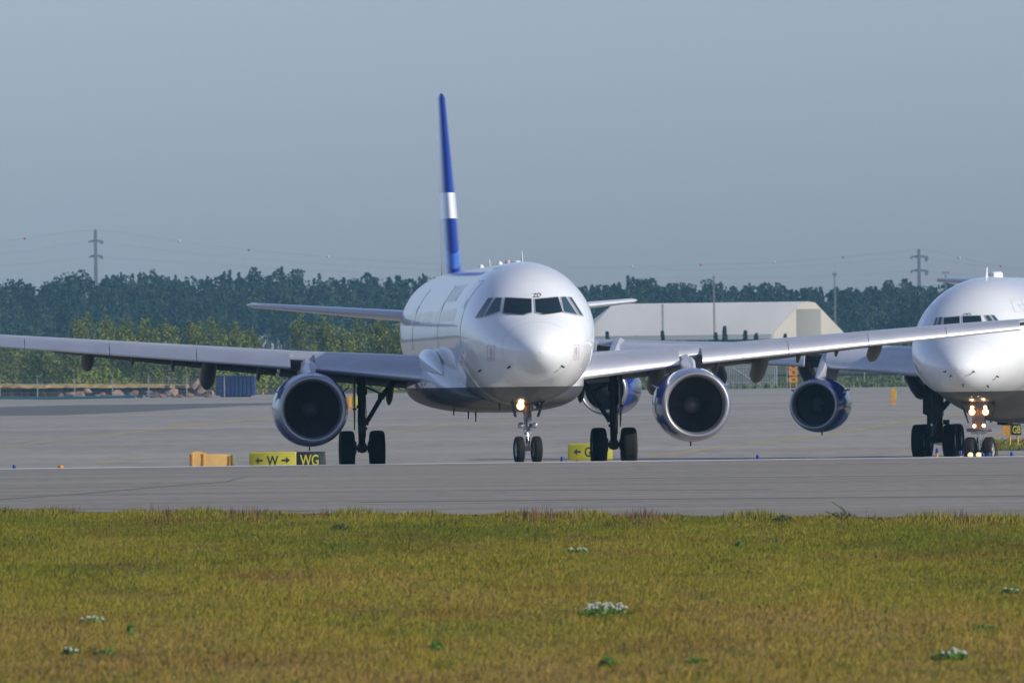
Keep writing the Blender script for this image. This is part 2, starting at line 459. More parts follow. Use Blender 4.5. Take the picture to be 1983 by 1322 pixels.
# ------------------------------------------------------------------ aircraft 1: narrow-body airliner in the foreground
LOC1 = Vector((0.81, 300, 0.0)); ROT1 = (R(-.2), 0, R(4.1))
plane = thing('passenger_airliner', LOC1, 'white twin engine airliner with blue and white tail, nose wheel on the white edge line', 'airliner')
plane.rotation_mode = 'ZYX'; plane.rotation_mode = 'XYZ'
plane.rotation_euler = ROT1
M1 = Matrix.Translation(LOC1) @ Matrix.Rotation(R(4.1), 4, 'Z') @ Matrix.Rotation(R(-.2), 4, 'X')
ZC = 3.68
st = smooth_stations(A320_NOSE) + [(d, 2.07, -2.07, 1.975, 0) for d in (8, 10, 13, 16, 19, 22, 25, 28, 30.5)] + smooth_stations([
    (30.5, 2.07, -2.07, 1.975, 0), (32.5, 2.07, -1.9, 1.95, .05), (35, 2.06, -1.45, 1.83, .2), (38, 2.0, -.75, 1.55, .5), (41, 1.86, .02, 1.1, .9), (43.3, 1.6, .62, .6, 1.1), (44.4, 1.38, .9, .3, 1.15), (44.5, 1.2, 1.1, .05, 1.15)], 3)[1:]
mb = MB().loft([hull_ring(*s_, ZC) for s_ in st])
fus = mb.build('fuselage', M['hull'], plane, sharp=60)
# wing to body fairing
fr = []
fst = smooth_stations([(10.6, .9, 1.75, 1.9, 0), (11.6, 1.5, 1.56, 2.3, 0), (12.8, 1.95, 1.47, 2.75, 0), (14.2, 2.25, 1.43, 3.1, 0), (15.6, 2.42, 1.41, 3.3, 0), (18, 2.46, 1.40, 3.32, 0), (22, 2.42, 1.42, 3.2, 0), (25, 2.2, 1.52, 2.8, 0), (27.6, 1.4, 1.72, 2.2, 0), (28.4, .7, 1.8, 2.0, 0)], 4)
for d, hw, zb, zt, _ in fst:
    ring = []
    for i in range(48):
        a = 2 * math.pi * i / 48; c, s_ = math.cos(a), math.sin(a)
        ring.append((hw * math.copysign(abs(c) ** .72, c), d, (zb + zt) / 2 + (zt - zb) / 2 * math.copysign(abs(s_) ** .8, s_)))
    fr.append(ring)
belly = MB().loft(fr).build('belly_fairing', M['hull'], plane, sharp=60)
for side in (-1, 1):     # pointed fillet ahead of each wing root
    rr = []
    for d, x_, z_, q_ in ((13.2, 1.92, 2.55, .03), (13.6, 1.95, 2.62, .13), (14.2, 2.0, 2.72, .25), (14.9, 2.05, 2.80, .35), (15.8, 2.08, 2.84, .42), (17.0, 2.1, 2.84, .46), (19, 2.05, 2.8, .42)):
        rr.append([(side * (x_ + q_ * .75 * math.cos(a)), d, z_ + q_ * 1.05 * math.sin(a)) for a in np.linspace(0, 6.283, 25)[:-1]])
    MB().loft(rr).build('wing_root_fillet', M['hull'], plane, sharp=60)
sk = Skin(M1, [fus])

def panes(skin, parent, quads):
    for name, mat, q, bottom in quads:
        g = MB(); skin.patch(g, q, lambda x, y: skin.px(x, y, .012), 8, 8)
        if bottom:
            skin.patch(g, [q[3], q[2], bottom[1], bottom[0]], lambda x, y: skin.px(x, y, .012), 6, 2)
        if g.v: g.build(name, mat, parent, fix=False)
        fm = MB(); pts = list(q) + [q[0]]
        if bottom: pts = [q[0], q[1], q[2], bottom[1], bottom[0], q[3], q[0]]
        skin.strip(fm, pts, 1.5, lambda x, y: skin.px(x, y, .018))
        if fm.v: fm.build(name.replace('pane', 'frame'), M['seam'], parent, fix=False)
panes(sk, fus, [
    ('windshield_pane', M['glass'], [(978, 576.2), (1029.8, 578.8), (1030.4, 606), (973.3, 605.3)], [(990, 607.4), (1019, 608.8)]),
    ('windshield_pane', M['glass'], [(1035, 579.5), (1080.8, 575.1), (1089.8, 603.5), (1036.3, 606)], [(1050, 608.6), (1074, 606.6)]),
    ('side_window_pane', M['glass_side'], [(960.4, 576.6), (972.6, 577), (968.9, 603.7), (938.6, 613)], None),
    ('side_window_pane', M['glass_side'], [(946.2, 577.7), (955.3, 577), (934.6, 613.8), (921.4, 615.2)], None),
    ('side_window_pane', M['glass_side'], [(1085.6, 575.3), (1095.6, 574.8), (1118.4, 610.4), (1090.8, 604.8)], None),
    ('side_window_pane', M['glass_side'], [(1099.8, 575.3), (1106.6, 575.9), (1129.6, 612.2), (1121.9, 610.6)], None)])
for pts in ([(974, 606.6), (1006, 608.6), (1018, 609.4)], [(1089, 604.6), (1066, 608), (1050, 609.6)]):
    wm = MB(); sk.strip(wm, pts, 1.5, lambda x, y: sk.px(x, y, .035)); wm.build('wiper', M['black'], fus, fix=False)
# letters over the right windshield
tm = MB(); sk.text(tm, 'ZD', 11.5, lambda x, y: (1032 + x, 576.6 - y - x * .10), lambda x, y: sk.px(x, y, .012)); tm.build('registration_letters', M['black'], fus, fix=False)
# radome joint: a thin band round the nose
def band(skin_st, d, w, zc, off):
    s0 = None
    def at(dd):
        for a, b in zip(skin_st[:-1], skin_st[1:]):
            if a[0] <= dd <= b[0]:
                t = (dd - a[0]) / (b[0] - a[0]); return [p + (q - p) * t for p, q in zip(a, b)]
    rr = []
    for dd in (d - w / 2, d + w / 2):
        _, t, bt, hw, zm = at(dd); rr.append(hull_ring(dd, t + off, bt - off, hw + off, zm, zc))
    return MB().loft(rr, cap=False)
band(st, 1.02, .012, ZC, .003).build('radome_joint', M['joint'], fus, fix=False)
# static port panels and probes
for x0, x1, y0, y1 in ((944, 957.5, 669, 698), (1111.5, 1120.5, 667, 696)):
    pmb = MB(); sk.strip(pmb, [(x0, y0), (x1, y0), (x1, y1), (x0, y1), (x0, y0)], .9, lambda x, y: sk.px(x, y, .008), 2, 0)
    cx, cy, rx, ry = (x0 + x1) / 2, y0 + (y1 - y0) * .42, (x1 - x0) * .2, (y1 - y0) * .28
    sk.patch(pmb, [(cx - rx, cy - ry), (cx + rx, cy - ry), (cx + rx, cy + ry), (cx - rx, cy + ry)], lambda x, y: sk.px(cx + (x - cx) * (1 - .5 * ((y - cy) / ry) ** 2), y, .008), 4, 6, 1)
    for k in range(3): sk.strip(pmb, [(x0 + 2, y1 - 3 - k * 2.2), (x1 - 2, y1 - 3 - k * 2.2)], .8, lambda x, y: sk.px(x, y, .008), 2, 0)
    pmb.build('static_port_panel', [M['red'], M['titles']], fus, fix=False)
for px_, py_ in ((987.5, 709.5), (931.5, 716), (1087.5, 708)):
    p = sk.px(px_, py_, 0); q = sk.px(px_, py_, .09)
    if p: MB().tube(p, q, .03, .02, 8).tube(q, q + Vector((0, -.12, .03)), .022, .012, 8).build('pitot_probe', M['black'], fus)
# crown antennas
for px_, py_, h_ in ((1014.5, 506, .36), (917.5, 521, .30)):
    for dd in ((6.6,) if px_ > 1000 else (20,)):
        MB().loft([[(-.012, dd + .25 * k, ZC + 2.02 + h_ * k * .9), (.012, dd + .25 * k, ZC + 2.02 + h_ * k * .9), (.012, dd + .5, ZC + 2.02 + h_ * k), (-.012, dd + .5, ZC + 2.02 + h_ * k)] for k in (0, 1)]).build('blade_antenna', M['white'], fus)
MB().loft([[(.16 * w * math.cos(a), 9.5 + .5 * w * math.sin(a), ZC + 2.04 + h_) for a in np.linspace(0, 6.283, 17)[:-1]] for h_, w in ((0, 1.1), (.06, 1), (.09, .7))]).build('antenna_dome', M['white'], fus)
for dd in (12.5, 16.0, 24.0): MB().lathe([(.10, 0), (.09, .06), (.05, .12), (.001, .14)], (0, dd, ZC + 2.06), 'Z', 12).build('beacon_light', M['red'] if dd == 12.5 else M['white'], fus)
# starboard flank: doors, cabin windows, titles
def door(skin, parent, sx, d0, d1, z0, z1):
    g = MB(); f = lambda a, b: skin.side(sx, a, b, .006)
    skin.patch(g, [(d0, z0), (d1, z0), (d1, z1), (d0, z1)], f, 6, 14)
    if not g.v: return
    o = g.build('cabin_door', parent.data.materials[0], parent, fix=False); s2 = MB()
    f2 = lambda a, b: skin.side(sx, a, b, .010)
    skin.strip(s2, [(d0, z0), (d1, z0), (d1, z1), (d0, z1), (d0, z0)], .014, f2, 12)
    skin.strip(s2, [(d0 + .3, z0 + 1.1), (d0 + .3, z0 + 1.35)], .12, f2, 3)
    s2.build('door_outline', M['seam'], o, fix=False)
for sx in (-1, 1):
    door(sk, fus, sx, 5.1, 5.95, ZC - .35, ZC + 1.5)
    door(sk, fus, sx, 14.3, 15.1, ZC - .35, ZC + 1.45); door(sk, fus, sx, 26.2, 27.0, ZC - .35, ZC + 1.45)
for sx, lim in ((-1, 60), (1, 34)):
    k = 0
    for i in range(lim):
        d = 7.6 + .533 * i
        if 13.9 < d < 15.5 or 25.8 < d < 27.4 or d > 37 or i in (18, 29): continue
        g = MB(); ok = sk.patch(g, [(d - .12, ZC + .40), (d + .12, ZC + .40), (d + .12, ZC + .75), (d - .12, ZC + .75)], lambda a, b: sk.side(sx, a, b, .006), 2, 3)
        if ok: g.build('cabin_window', M['cabin_glass'], fus, fix=False)
tm = MB(); sk.text(tm, 'FINNAIR', 1.15, lambda x, y: (14.0 - x * 1.05, ZC + .98 + y * .62), lambda a, b: sk.side(-1, a, b, .008)); tm.build('airline_titles', M['titles'], fus, fix=False)
tm = MB(); sk.text(tm, 'FINNAIR', 1.15, lambda x, y: (8.6 + x * 1.05, ZC + .98 + y * .62), lambda a, b: sk.side(1, a, b, .008)); tm.build('airline_titles', M['titles'], fus, fix=False)
# belly aerials
for x_, d_, h_ in ((-.5, 9.5, .16), (.35, 9.0, .12), (-1.0, 15.5, .22), (-.75, 16.0, .30), (-1.5, 14.5, .10), (.9, 17, .2)):
    zb = 1.64 if d_ < 12 else 1.44
    MB().loft([[(x_ - .02, d_, zb + .1), (x_ + .02, d_, zb + .1), (x_ + .02, d_ + .4, zb + .1), (x_ - .02, d_ + .4, zb + .1)], [(x_ - .01, d_ + .2, zb - h_), (x_ + .01, d_ + .2, zb - h_), (x_ + .01, d_ + .4, zb - h_), (x_ - .01, d_ + .4, zb - h_)]]).build('belly_aerial', M['black'], belly)

SEC1 = [(1.5, 15.6, 6.9, 2.70, 2.36, .97), (2.3, 16.1, 6.3, 2.77, 2.43, .95), (5.7, 17.9, 4.7, 3.02, 2.80, .68), (14.6, 22.5, 2.0, 3.80, 3.58, .47), (16.75, 23.6, 1.55, 3.95, 3.77, .42)]
for side in (-1, 1):
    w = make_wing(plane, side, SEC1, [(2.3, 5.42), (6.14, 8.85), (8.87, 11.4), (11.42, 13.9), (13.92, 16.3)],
                  [(8.35, .62, 3.2, .48, .55, .70), (11.95, .58, 2.6, .40, .42, .50), (5.2, .80, 3.0, .50, .55, .72)],
                  [(6.9, .55, 1.4, .13, .28, .42), (9.45, .5, 1.1, .13, .28, .32), (10.65, .5, 1.0, .12, .24, .28), (2.9, .92, 1.4, .24, .5, .75)],
                  [(2.2, 6.2), (6.3, 13.0)], M['nav'] if side > 0 else M['lens_off'])
    make_engine(plane, side * 5.66, 14.5, 1.57)
    make_pylon(plane, side * 5.66, 14.5, 1.57, 17.9, 2.95, -side * .10)
# tail
m, n, l, b = nm('blue tail paint with white band')
tc = n.new('ShaderNodeTexCoord'); sp = n.new('ShaderNodeSeparateXYZ'); l.new(tc.outputs['Object'], sp.inputs[0])
z_ = sp.outputs['Z']
bandf = math_node(n, l, 'MULTIPLY', math_node(n, l, 'GREATER_THAN', z_, 7.50), math_node(n, l, 'LESS_THAN', z_, 8.33))
c = mix_node(n, l, bandf, (.007, .036, .27), (.78, .79, .80))
q_ = math_node(n, l, 'ADD', z_, math_node(n, l, 'MULTIPLY', math_node(n, l, 'SUBTRACT', sp.outputs['Y'], 37.0), -.30))
sw = math_node(n, l, 'MULTIPLY', math_node(n, l, 'GREATER_THAN', q_, 6.15), math_node(n, l, 'LESS_THAN', q_, 6.5))
c = mix_node(n, l, sw, c, (.05, .15, .50))
l.new(c, b.inputs['Base Color']); b.inputs['Roughness'].default_value = .3; b.inputs['Coat Weight'].default_value = 1.0; b.inputs['Coat Roughness'].default_value = .06
M['tail'] = m
fin = make_fin(plane, [(5.35, 35.4, 7.0, 0, .70), (5.75, 36.0, 6.3, 0, .80), (8.5, 38.5, 4.5, 0, .90), (11.4, 41.1, 2.6, 0, .85), (11.52, 41.3, 2.2, 0, .6), (11.56, 41.5, 1.7, 0, .3)], 'tail_fin', M['tail'])
for side in (-1, 1):
    make_fin(plane, [(.3, 37.9, 4.2, 4.36, .75), (1.5, 38.7, 3.7, 4.44, .75), (6.1, 41.7, 1.75, 4.86, .72), (6.24, 42.0, 1.2, 4.88, .3)], 'tailplane', M['stab'], False, side)

# nose gear
ng = MB()
x0 = -.03
ng.tube((x0, 5.25, 1.95), (x0, 5.12, 1.05), .115, .105, 16).tube((x0, 5.12, 1.05), (x0, 5.10, .93), .125, .125, 16).tube((x0, 5.1, .80), (x0, 5.1, .93), .10, .11, 16)
ng.tube((x0 - .16, 5.35, 1.75), (x0 - .03, 5.15, 1.15), .03).tube((x0 + .16, 5.35, 1.75), (x0 + .03, 5.15, 1.15), .03)
ng.tube((x0 - .26, 5.1, 1.62), (x0 + .26, 5.1, 1.62), .03).tube((x0 - .25, 5.05, 1.06), (x0 + .25, 5.05, 1.06), .03)
ng.tube((x0, 5.1, 1.25), (x0, 4.95, 1.02), .04).box((x0 + .05, 5.0, 1.18), (.12, .1, .16)).box((x0 - .06, 5.0, 1.34), (.08, .1, .14)).tube((x0 + .09, 4.98, 1.75), (x0 + .10, 4.98, 1.0), .016).tube((x0 - .07, 4.97, 1.6), (x0 - .09, 4.97, .95), .014)
ng.box((x0, 5.2, 1.86), (.42, .5, .12)).box((x0 + .1, 4.9, 1.78), (.12, .1, .1)).box((x0 - .12, 4.92, 1.9), (.1, .1, .1)).box((x0 - .08, 4.94, .9), (.07, .06, .09)).box((x0 + .1, 4.94, .96), (.1, .06, .06))
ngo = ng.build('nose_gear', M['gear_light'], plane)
MB().tube((x0, 5.1, .85), (x0, 5.08, .42), .062, .06, 16).tube((x0 - .02, 4.98, .86), (x0, 4.93, .62), .03).tube((x0, 4.93, .62), (x0, 5.02, .40), .03).build('oleo_strut', M['chrome'], ngo)
MB().tube((x0 - .24, 5.07, .37), (x0 + .24, 5.07, .37), .05, .05, 12).box((x0, 5.05, .40), (.16, .14, .14)).tube((x0, 4.93, .36), (x0, 5.0, .36), .035).build('axle', M['gear_light'], ngo)
for s_ in (-1, 1):
    make_tyre(ngo, x0 + s_ * .25, 5.07, .36, .385, .235, .02, .5, R(7))
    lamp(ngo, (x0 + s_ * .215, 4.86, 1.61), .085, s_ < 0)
    lamp(ngo, (x0 + s_ * .2, 4.93, 1.06), .07, False, 'taxi_light')
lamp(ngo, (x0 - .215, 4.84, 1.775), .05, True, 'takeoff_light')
for a_, b_ in (((-.46, 1.74), (-.36, 1.30)), ((.44, 1.74), (.28, 1.30))):
    MB().loft([[(a_[0] + x0 - .015, 4.4, a_[1]), (a_[0] + x0 + .015, 4.4, a_[1]), (b_[0] + x0 + .015, 4.5, b_[1]), (b_[0] + x0 - .015, 4.5, b_[1])], [(a_[0] + x0 - .015, 5.3, a_[1]), (a_[0] + x0 + .015, 5.3, a_[1]), (b_[0] + x0 + .015, 5.2, b_[1]), (b_[0] + x0 - .015, 5.2, b_[1])]]).build('gear_door', M['gear'], ngo)
# main gear
def main_gear(s_):
    g = MB(); X = s_ * 3.80; D = 21.97; za = .38; top = 2.75
    g.tube((X, D, za + .1), (X, D, top), .105, .125, 18).tube((X, D, za - .1), (X, D, za + .45), .09, .09, 14).box((X, D, za), (.26, .22, .26)).box((X, D - .05, za - .08), (.12, .3, .14))
    g.tube((X - .5, D, za), (X + .5, D, za), .075, .075, 12)
    for k in (-1, 1): g.tube((X + k * .17, D, za), (X + k * .32, D, za), .15, .17, 16).box((X + k * .24, D - .16, za - .16), (.1, .1, .1)).box((X + k * .22, D - .14, za + .14), (.09, .1, .12))
    g.tube((X + .02, D - .15, za + .1), (X, D - .36, za + .5), .035).tube((X, D - .36, za + .5), (X, D - .13, za + .95), .035)
    g.box((X - s_ * .10, D - .06, 1.17), (.2, .14, .22)).box((X + s_ * .12, D - .1, 1.62), (.06, .06, .1)).box((X - s_ * .13, D - .08, .96), (.06, .06, .08)).box((X - s_ * .02, D, 2.1), (.3, .2, .25))
    g.path([(X + .1, D - .12, 2.4), (X + .13, D - .13, 1.4), (X + .1, D - .12, .7)], .014).path([(X - .09, D - .12, 2.4), (X - .12, D - .13, 1.2), (X - .1, D - .14, .6)], .012)
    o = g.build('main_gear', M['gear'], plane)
    MB().tube((X - s_ * .12, D, 1.10), (X - s_ * .62, D + .05, 1.92), .068, .075, 12).tube((X - s_ * .62, D + .05, 1.92), (X - s_ * 1.15, D + .1, 2.55), .085, .085, 12).box((X - s_ * .60, D + .04, 1.92), (.2, .16, .16)).tube((X - s_ * .05, D, 2.25), (X - s_ * .60, D + .1, 2.0), .03).build('side_brace', M['gear'], o)
    MB().loft([[(X + s_ * (.20 + .03 * j), D - .55 + .1 * j, 2.6), (X + s_ * (.24 + .03 * j), D - .55 + .1 * j, 2.6), (X + s_ * .24, D + .45, 2.5), (X + s_ * .2, D + .45, 2.5)] if j == 0 else
               [(X + s_ * .20, D - .15, .9 + .25), (X + s_ * .23, D - .15, .9 + .25), (X + s_ * .23, D + .15, .92), (X + s_ * .20, D + .15, .92)] for j in (0, 1)]).box((X + s_ * .22, D - .2, 1.55), (.12, .1, .06)).build('gear_door', M['gear'], o)
    for k in (-1, 1): make_tyre(o, X + k * .455, D, .31, .59, .46, .0, .45)
for s_ in (-1, 1): main_gear(s_)
MB().box((-1.25, 21.9, 2.05), (1.6, 1.6, .5)).box((1.25, 21.9, 2.05), (1.6, 1.6, .5)).build('gear_well', M['gear'], plane)

# ------------------------------------------------------------------ aircraft 2: four-engined wide-body behind, right
Z2 = gz(426); LOC2 = Vector((17.45, 419, Z2)); A2 = R(-10.3)
wide = thing('passenger_airliner', LOC2, 'larger white four engine airliner with lit nose gear lamps, cut off by the right edge', 'airliner', rotz=A2)
M2 = Matrix.Translation(LOC2) @ Matrix.Rotation(A2, 4, 'Z')
K = 1.41; ZC2 = 3.03 - Z2
def chin(d): return float(np.interp(d, [0, .8, 2.0, 3.0, 6.3, 9.6, 12], [1, .97, .89, .85, .77, .93, 1]))
st2 = smooth_stations([(a * K, t * K * .985, b_ * K * .985 * chin(a * K), h * K * 1.012, zm * K) for a, t, b_, h, zm in A320_NOSE] + [(12, 2.87, -2.87, 2.82, 0)]) + [(d, 2.87, -2.87, 2.82, 0) for d in (14, 20, 27, 34, 40, 44)] + smooth_stations([
    (44, 2.87, -2.87, 2.82, 0), (48, 2.86, -2.3, 2.7, .2), (53, 2.75, -1.1, 2.1, .8), (58, 2.4, .3, 1.3, 1.2), (61.5, 2.0, 1.0, .7, 1.4), (63.6, 1.6, 1.35, .15, 1.5)], 3)[1:]
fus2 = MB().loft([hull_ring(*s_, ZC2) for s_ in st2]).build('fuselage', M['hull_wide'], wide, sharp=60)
fr = []
for d, hw, zb, zt, _ in smooth_stations([(17, 1.2, 1.9, 2.2, 0), (19, 2.2, 1.62, 2.8, 0), (22, 3.0, 1.45, 3.6, 0), (26, 3.3, 1.40, 4.0, 0), (34, 3.3, 1.42, 3.9, 0), (38, 2.7, 1.6, 3.2, 0), (41, 1.4, 1.9, 2.5, 0)], 4):
    ring = []
    for i in range(48):
        a = 2 * math.pi * i / 48; c, s_ = math.cos(a), math.sin(a)
        ring.append((hw * math.copysign(abs(c) ** .72, c), d, (zb + zt) / 2 + (zt - zb) / 2 * math.copysign(abs(s_) ** .8, s_)))
    fr.append(ring)
MB().loft(fr).build('belly_fairing', M['hull_wide'], wide, sharp=60)
sk2 = Skin(M2, [fus2])
panes(sk2, fus2, [
    ('windshield_pane', M['glass'], [(1827.5, 615), (1859, 612.3), (1859.5, 637), (1826, 641)], None),
    ('windshield_pane', M['glass'], [(1863.5, 612), (1899, 611), (1904, 634), (1864, 637)], None),
    ('side_window_pane', M['glass_side'], [(1818.5, 614.5), (1825.5, 614), (1822, 634), (1813, 638)], None),
    ('side_window_pane', M['glass_side'], [(1812.5, 615.3), (1816.8, 614.8), (1811.5, 635), (1806.5, 637)], None),
    ('side_window_pane', M['glass_side'], [(1906, 611), (1915, 610.5), (1934, 637), (1921, 638)], None),
    ('side_window_pane', M['glass_side'], [(1918, 610.5), (1925, 610.5), (1946, 636), (1937, 637)], None)])
tm = MB(); sk2.text(tm, 'QD', 9.5, lambda x, y: (1865.5 + x, 613.2 - y - x * .02), lambda x, y: sk2.px(x, y, .012)); tm.build('registration_letters', M['black'], fus2, fix=False)
band(st2, 1.5, .016, ZC2, .003).build('radome_joint', M['joint'], fus2, fix=False)
for px_, py_ in ((1831, 719), (1884.5, 719), (1930, 728), (1865, 744), (1912, 746), (1842, 727)):
    p = sk2.px(px_, py_, 0); q = sk2.px(px_, py_, .10)
    if p: MB().tube(p, q, .035, .025, 8).tube(q, q + Vector((0, -.14, .02)), .026, .015, 8).build('pitot_probe', M['black'], fus2)
door(sk2, fus2, 1, 5.3, 6.3, ZC2 - .3, ZC2 + 1.7); door(sk2, fus2, -1, 5.3, 6.3, ZC2 - .3, ZC2 + 1.7)
dm = MB(); sk2.strip(dm, [(1957, 580), (1978, 580), (1986, 604), (1965, 604), (1957, 580)], 1.0, lambda x, y: sk2.px(x, y, .01), 6); dm.build('hatch_outline', M['joint'], fus2, fix=False)
for i in range(40):
    for sx in (1, -1):
        d = 9.5 + .533 * i; g = MB()
        if sk2.patch(g, [(d - .12, ZC2 + .45), (d + .12, ZC2 + .45), (d + .12, ZC2 + .8), (d - .12, ZC2 + .8)], lambda a, b: sk2.side(sx, a, b, .006), 1, 2): g.build('cabin_window', M['cabin_glass'], fus2, fix=False)
MB().loft([[(-.015, 8.5 + .3 * k, ZC2 + 2.75 + .45 * k), (.015, 8.5 + .3 * k, ZC2 + 2.75 + .45 * k), (.015, 9.0, ZC2 + 2.75 + .5 * k), (-.015, 9.0, ZC2 + 2.75 + .5 * k)] for k in (0, 1)]).build('blade_antenna', M['white'], fus2)
MB().loft([[(.27 * w * math.cos(a), 11.5 + .6 * w * math.sin(a), ZC2 + 2.82 + h_) for a in np.linspace(0, 6.283, 21)[:-1]] for h_, w in ((0, 1.05), (.2, 1), (.26, .7))]).build('antenna_dome', M['white'], fus2)
B = -Z2
SEC2 = [(2.2, 20.6, 10.5, 2.42 + B, 1.86 + B, 1.58), (3.4, 21.4, 9.6, 2.49 + B, 1.94 + B, 1.5), (9.4, 25.2, 7.0, 2.86 + B, 2.42 + B, 1.14), (19.3, 31.4, 4.2, 3.30 + B, 2.96 + B, .85), (26.6, 36.0, 2.6, 3.95 + B, 3.70 + B, .6)]
for side in (-1, 1):
    make_wing(wide, side, SEC2, [(3.4, 8.9), (9.9, 14.4), (14.42, 18.8), (19.8, 26.2)],
              [(6.2, .72, 4.6, .62, .8, 1.15), (10.9, .66, 4.2, .6, .8, 1.1), (15.0, .62, 3.6, .55, .7, 1.0), (20.5, .6, 3.0, .5, .6, .8)], [], [(3.5, 9.2), (9.4, 19)], None, M['slat_bright'])
    for x_, d_, z_, zl in ((9.0, 21.4, .76 + B, 2.75 + B), (18.9, 27.6, 1.48 + B, 3.45 + B)):
        make_engine(wide, side * x_, d_, z_, True, 1.03); make_pylon(wide, side * x_, d_, z_, interp(SEC2, x_)[1], zl, -side * .02)
    make_fin(wide, [(.5, 55, 5.6, 5.5 + B, .7), (9.4, 61.2, 2.1, 6.1 + B, .7)], 'tailplane', M['stab'], False, side)
fin2 = make_fin(wide, [(7.2, 51, 9, 0, .7), (15.6, 59.5, 3.4, 0, .6)], 'tail_fin', M['blue'])
# nose gear with lamps
ND = 6.75
def L2(px_, py_, d_): return sk2.at_d(px_, py_, d_)
cx2 = L2(1897, 830, ND).x
g = MB(); zt = L2(1897, 770, ND).z; zb = L2(1897, 838, ND).z
g.tube((cx2, ND, zb), (cx2, ND + .1, zt), .2, .24, 16).box((cx2, ND - .1, zt - .25), (.75, .5, .35)).tube((cx2 - .5, ND - .1, zb + .12), (cx2 + .5, ND - .1, zb + .12), .07).box((cx2, ND - .15, zb + .4), (.5, .3, .55)).box((cx2, ND - .15, zb + .02), (.62, .3, .12)).tube((cx2 - .25, ND - .15, zt), (cx2 - .12, ND - .1, zb), .05).tube((cx2 + .25, ND - .15, zt), (cx2 + .12, ND - .1, zb), .05)
ng2 = g.build('nose_gear', M['gear_light'], wide)
za2 = .50
MB().tube((cx2, ND, zb + .1), (cx2, ND, za2), .13, .12, 16).tube((cx2 + .16, ND - .1, zb), (cx2 + .06, ND - .1, za2 + .1), .03).build('oleo_strut', M['chrome'], ng2)
MB().tube((cx2 - .4, ND, za2), (cx2 + .4, ND, za2), .08).build('axle', M['gear'], ng2)
for s_ in (-1, 1): make_tyre(ng2, cx2 + s_ * .38, ND, za2, .525, .38, .02, .5, R(-4))
for px_, py_, r_ in ((1882.5, 797.5, .10), (1908.5, 797.5, .10), (1882.5, 788.5, .055), (1908, 788.5, .055), (1885.5, 775.5, .03), (1896.5, 775, .03), (1887, 824.5, .055), (1905, 823.5, .055)):
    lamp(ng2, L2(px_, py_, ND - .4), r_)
for q in ([(1861, 783), (1869, 793), (1877, 819), (1874, 819)], [(1928, 785), (1923, 795), (1916, 818), (1920, 818)]):
    a_ = [L2(x, y, ND - .9) for x, y in q]; b_ = [L2(x, y, ND + .9) for x, y in q]
    MB().loft([a_, b_]).build('gear_door', M['gear'], ng2)
# main gear bogies
def bogie(s_):
    X, D = s_ * 5.34, 32.1; wr = .70; g = MB()
    g.tube((X, D, .8), (X, D, 3.6), .20, .26, 16).tube((X, D - 1.0, .72), (X, D + 1.0, .72), .15, .15, 12).tube((X, D, .6), (X, D, 1.4), .25, .24, 14)
    for k in (-1, 1): g.tube((X - .7, D + k * 1.0, .72), (X + .7, D + k * 1.0, .72), .12, .12, 12)
    g.tube((X - s_ * .1, D, 1.9), (X - s_ * 1.6, D, 3.6), .12).tube((X + .1, D - .3, 1.9), (X + .05, D - .5, 1.0), .07).tube((X - .15, D - .3, 2.6), (X - .12, D - .4, 1.4), .06).box((X, D - .2, 1.9), (.5, .4, .4)).box((X - s_ * .4, D - .2, 1.45), (.25, .2, .2))
    o = g.build('main_gear', M['gear'], wide)
    for kx in (-1, 1):
        for ky in (-1, 1): make_tyre(o, X + kx * .66, D + ky * 1.0, wr - .03, wr, .53, .04, .45)
    q_ = [L2(*p_, 32.6) for p_ in ((1787, 742), (1827, 755), (1827, 803), (1808, 815), (1795, 829), (1795, 804), (1787, 801))]
    zl = [(s_ * abs(p_.x), p_.z) for p_ in q_]
    MB().loft([[(x, y, z) for x, z in zl] for y in (D + .5, D + .58)]).build('gear_door', M['gear'], o)
for s_ in (-1, 1): bogie(s_)
q = [L2(1931, 806, 30), L2(1951.5, 807, 30), L2(1951, 823.5, 30), L2(1931, 822, 30)]
MB().loft([[p for p in q], [p + Vector((0, 1.6, 0)) for p in q]]).build('centre_gear_door', M['gear'], wide)

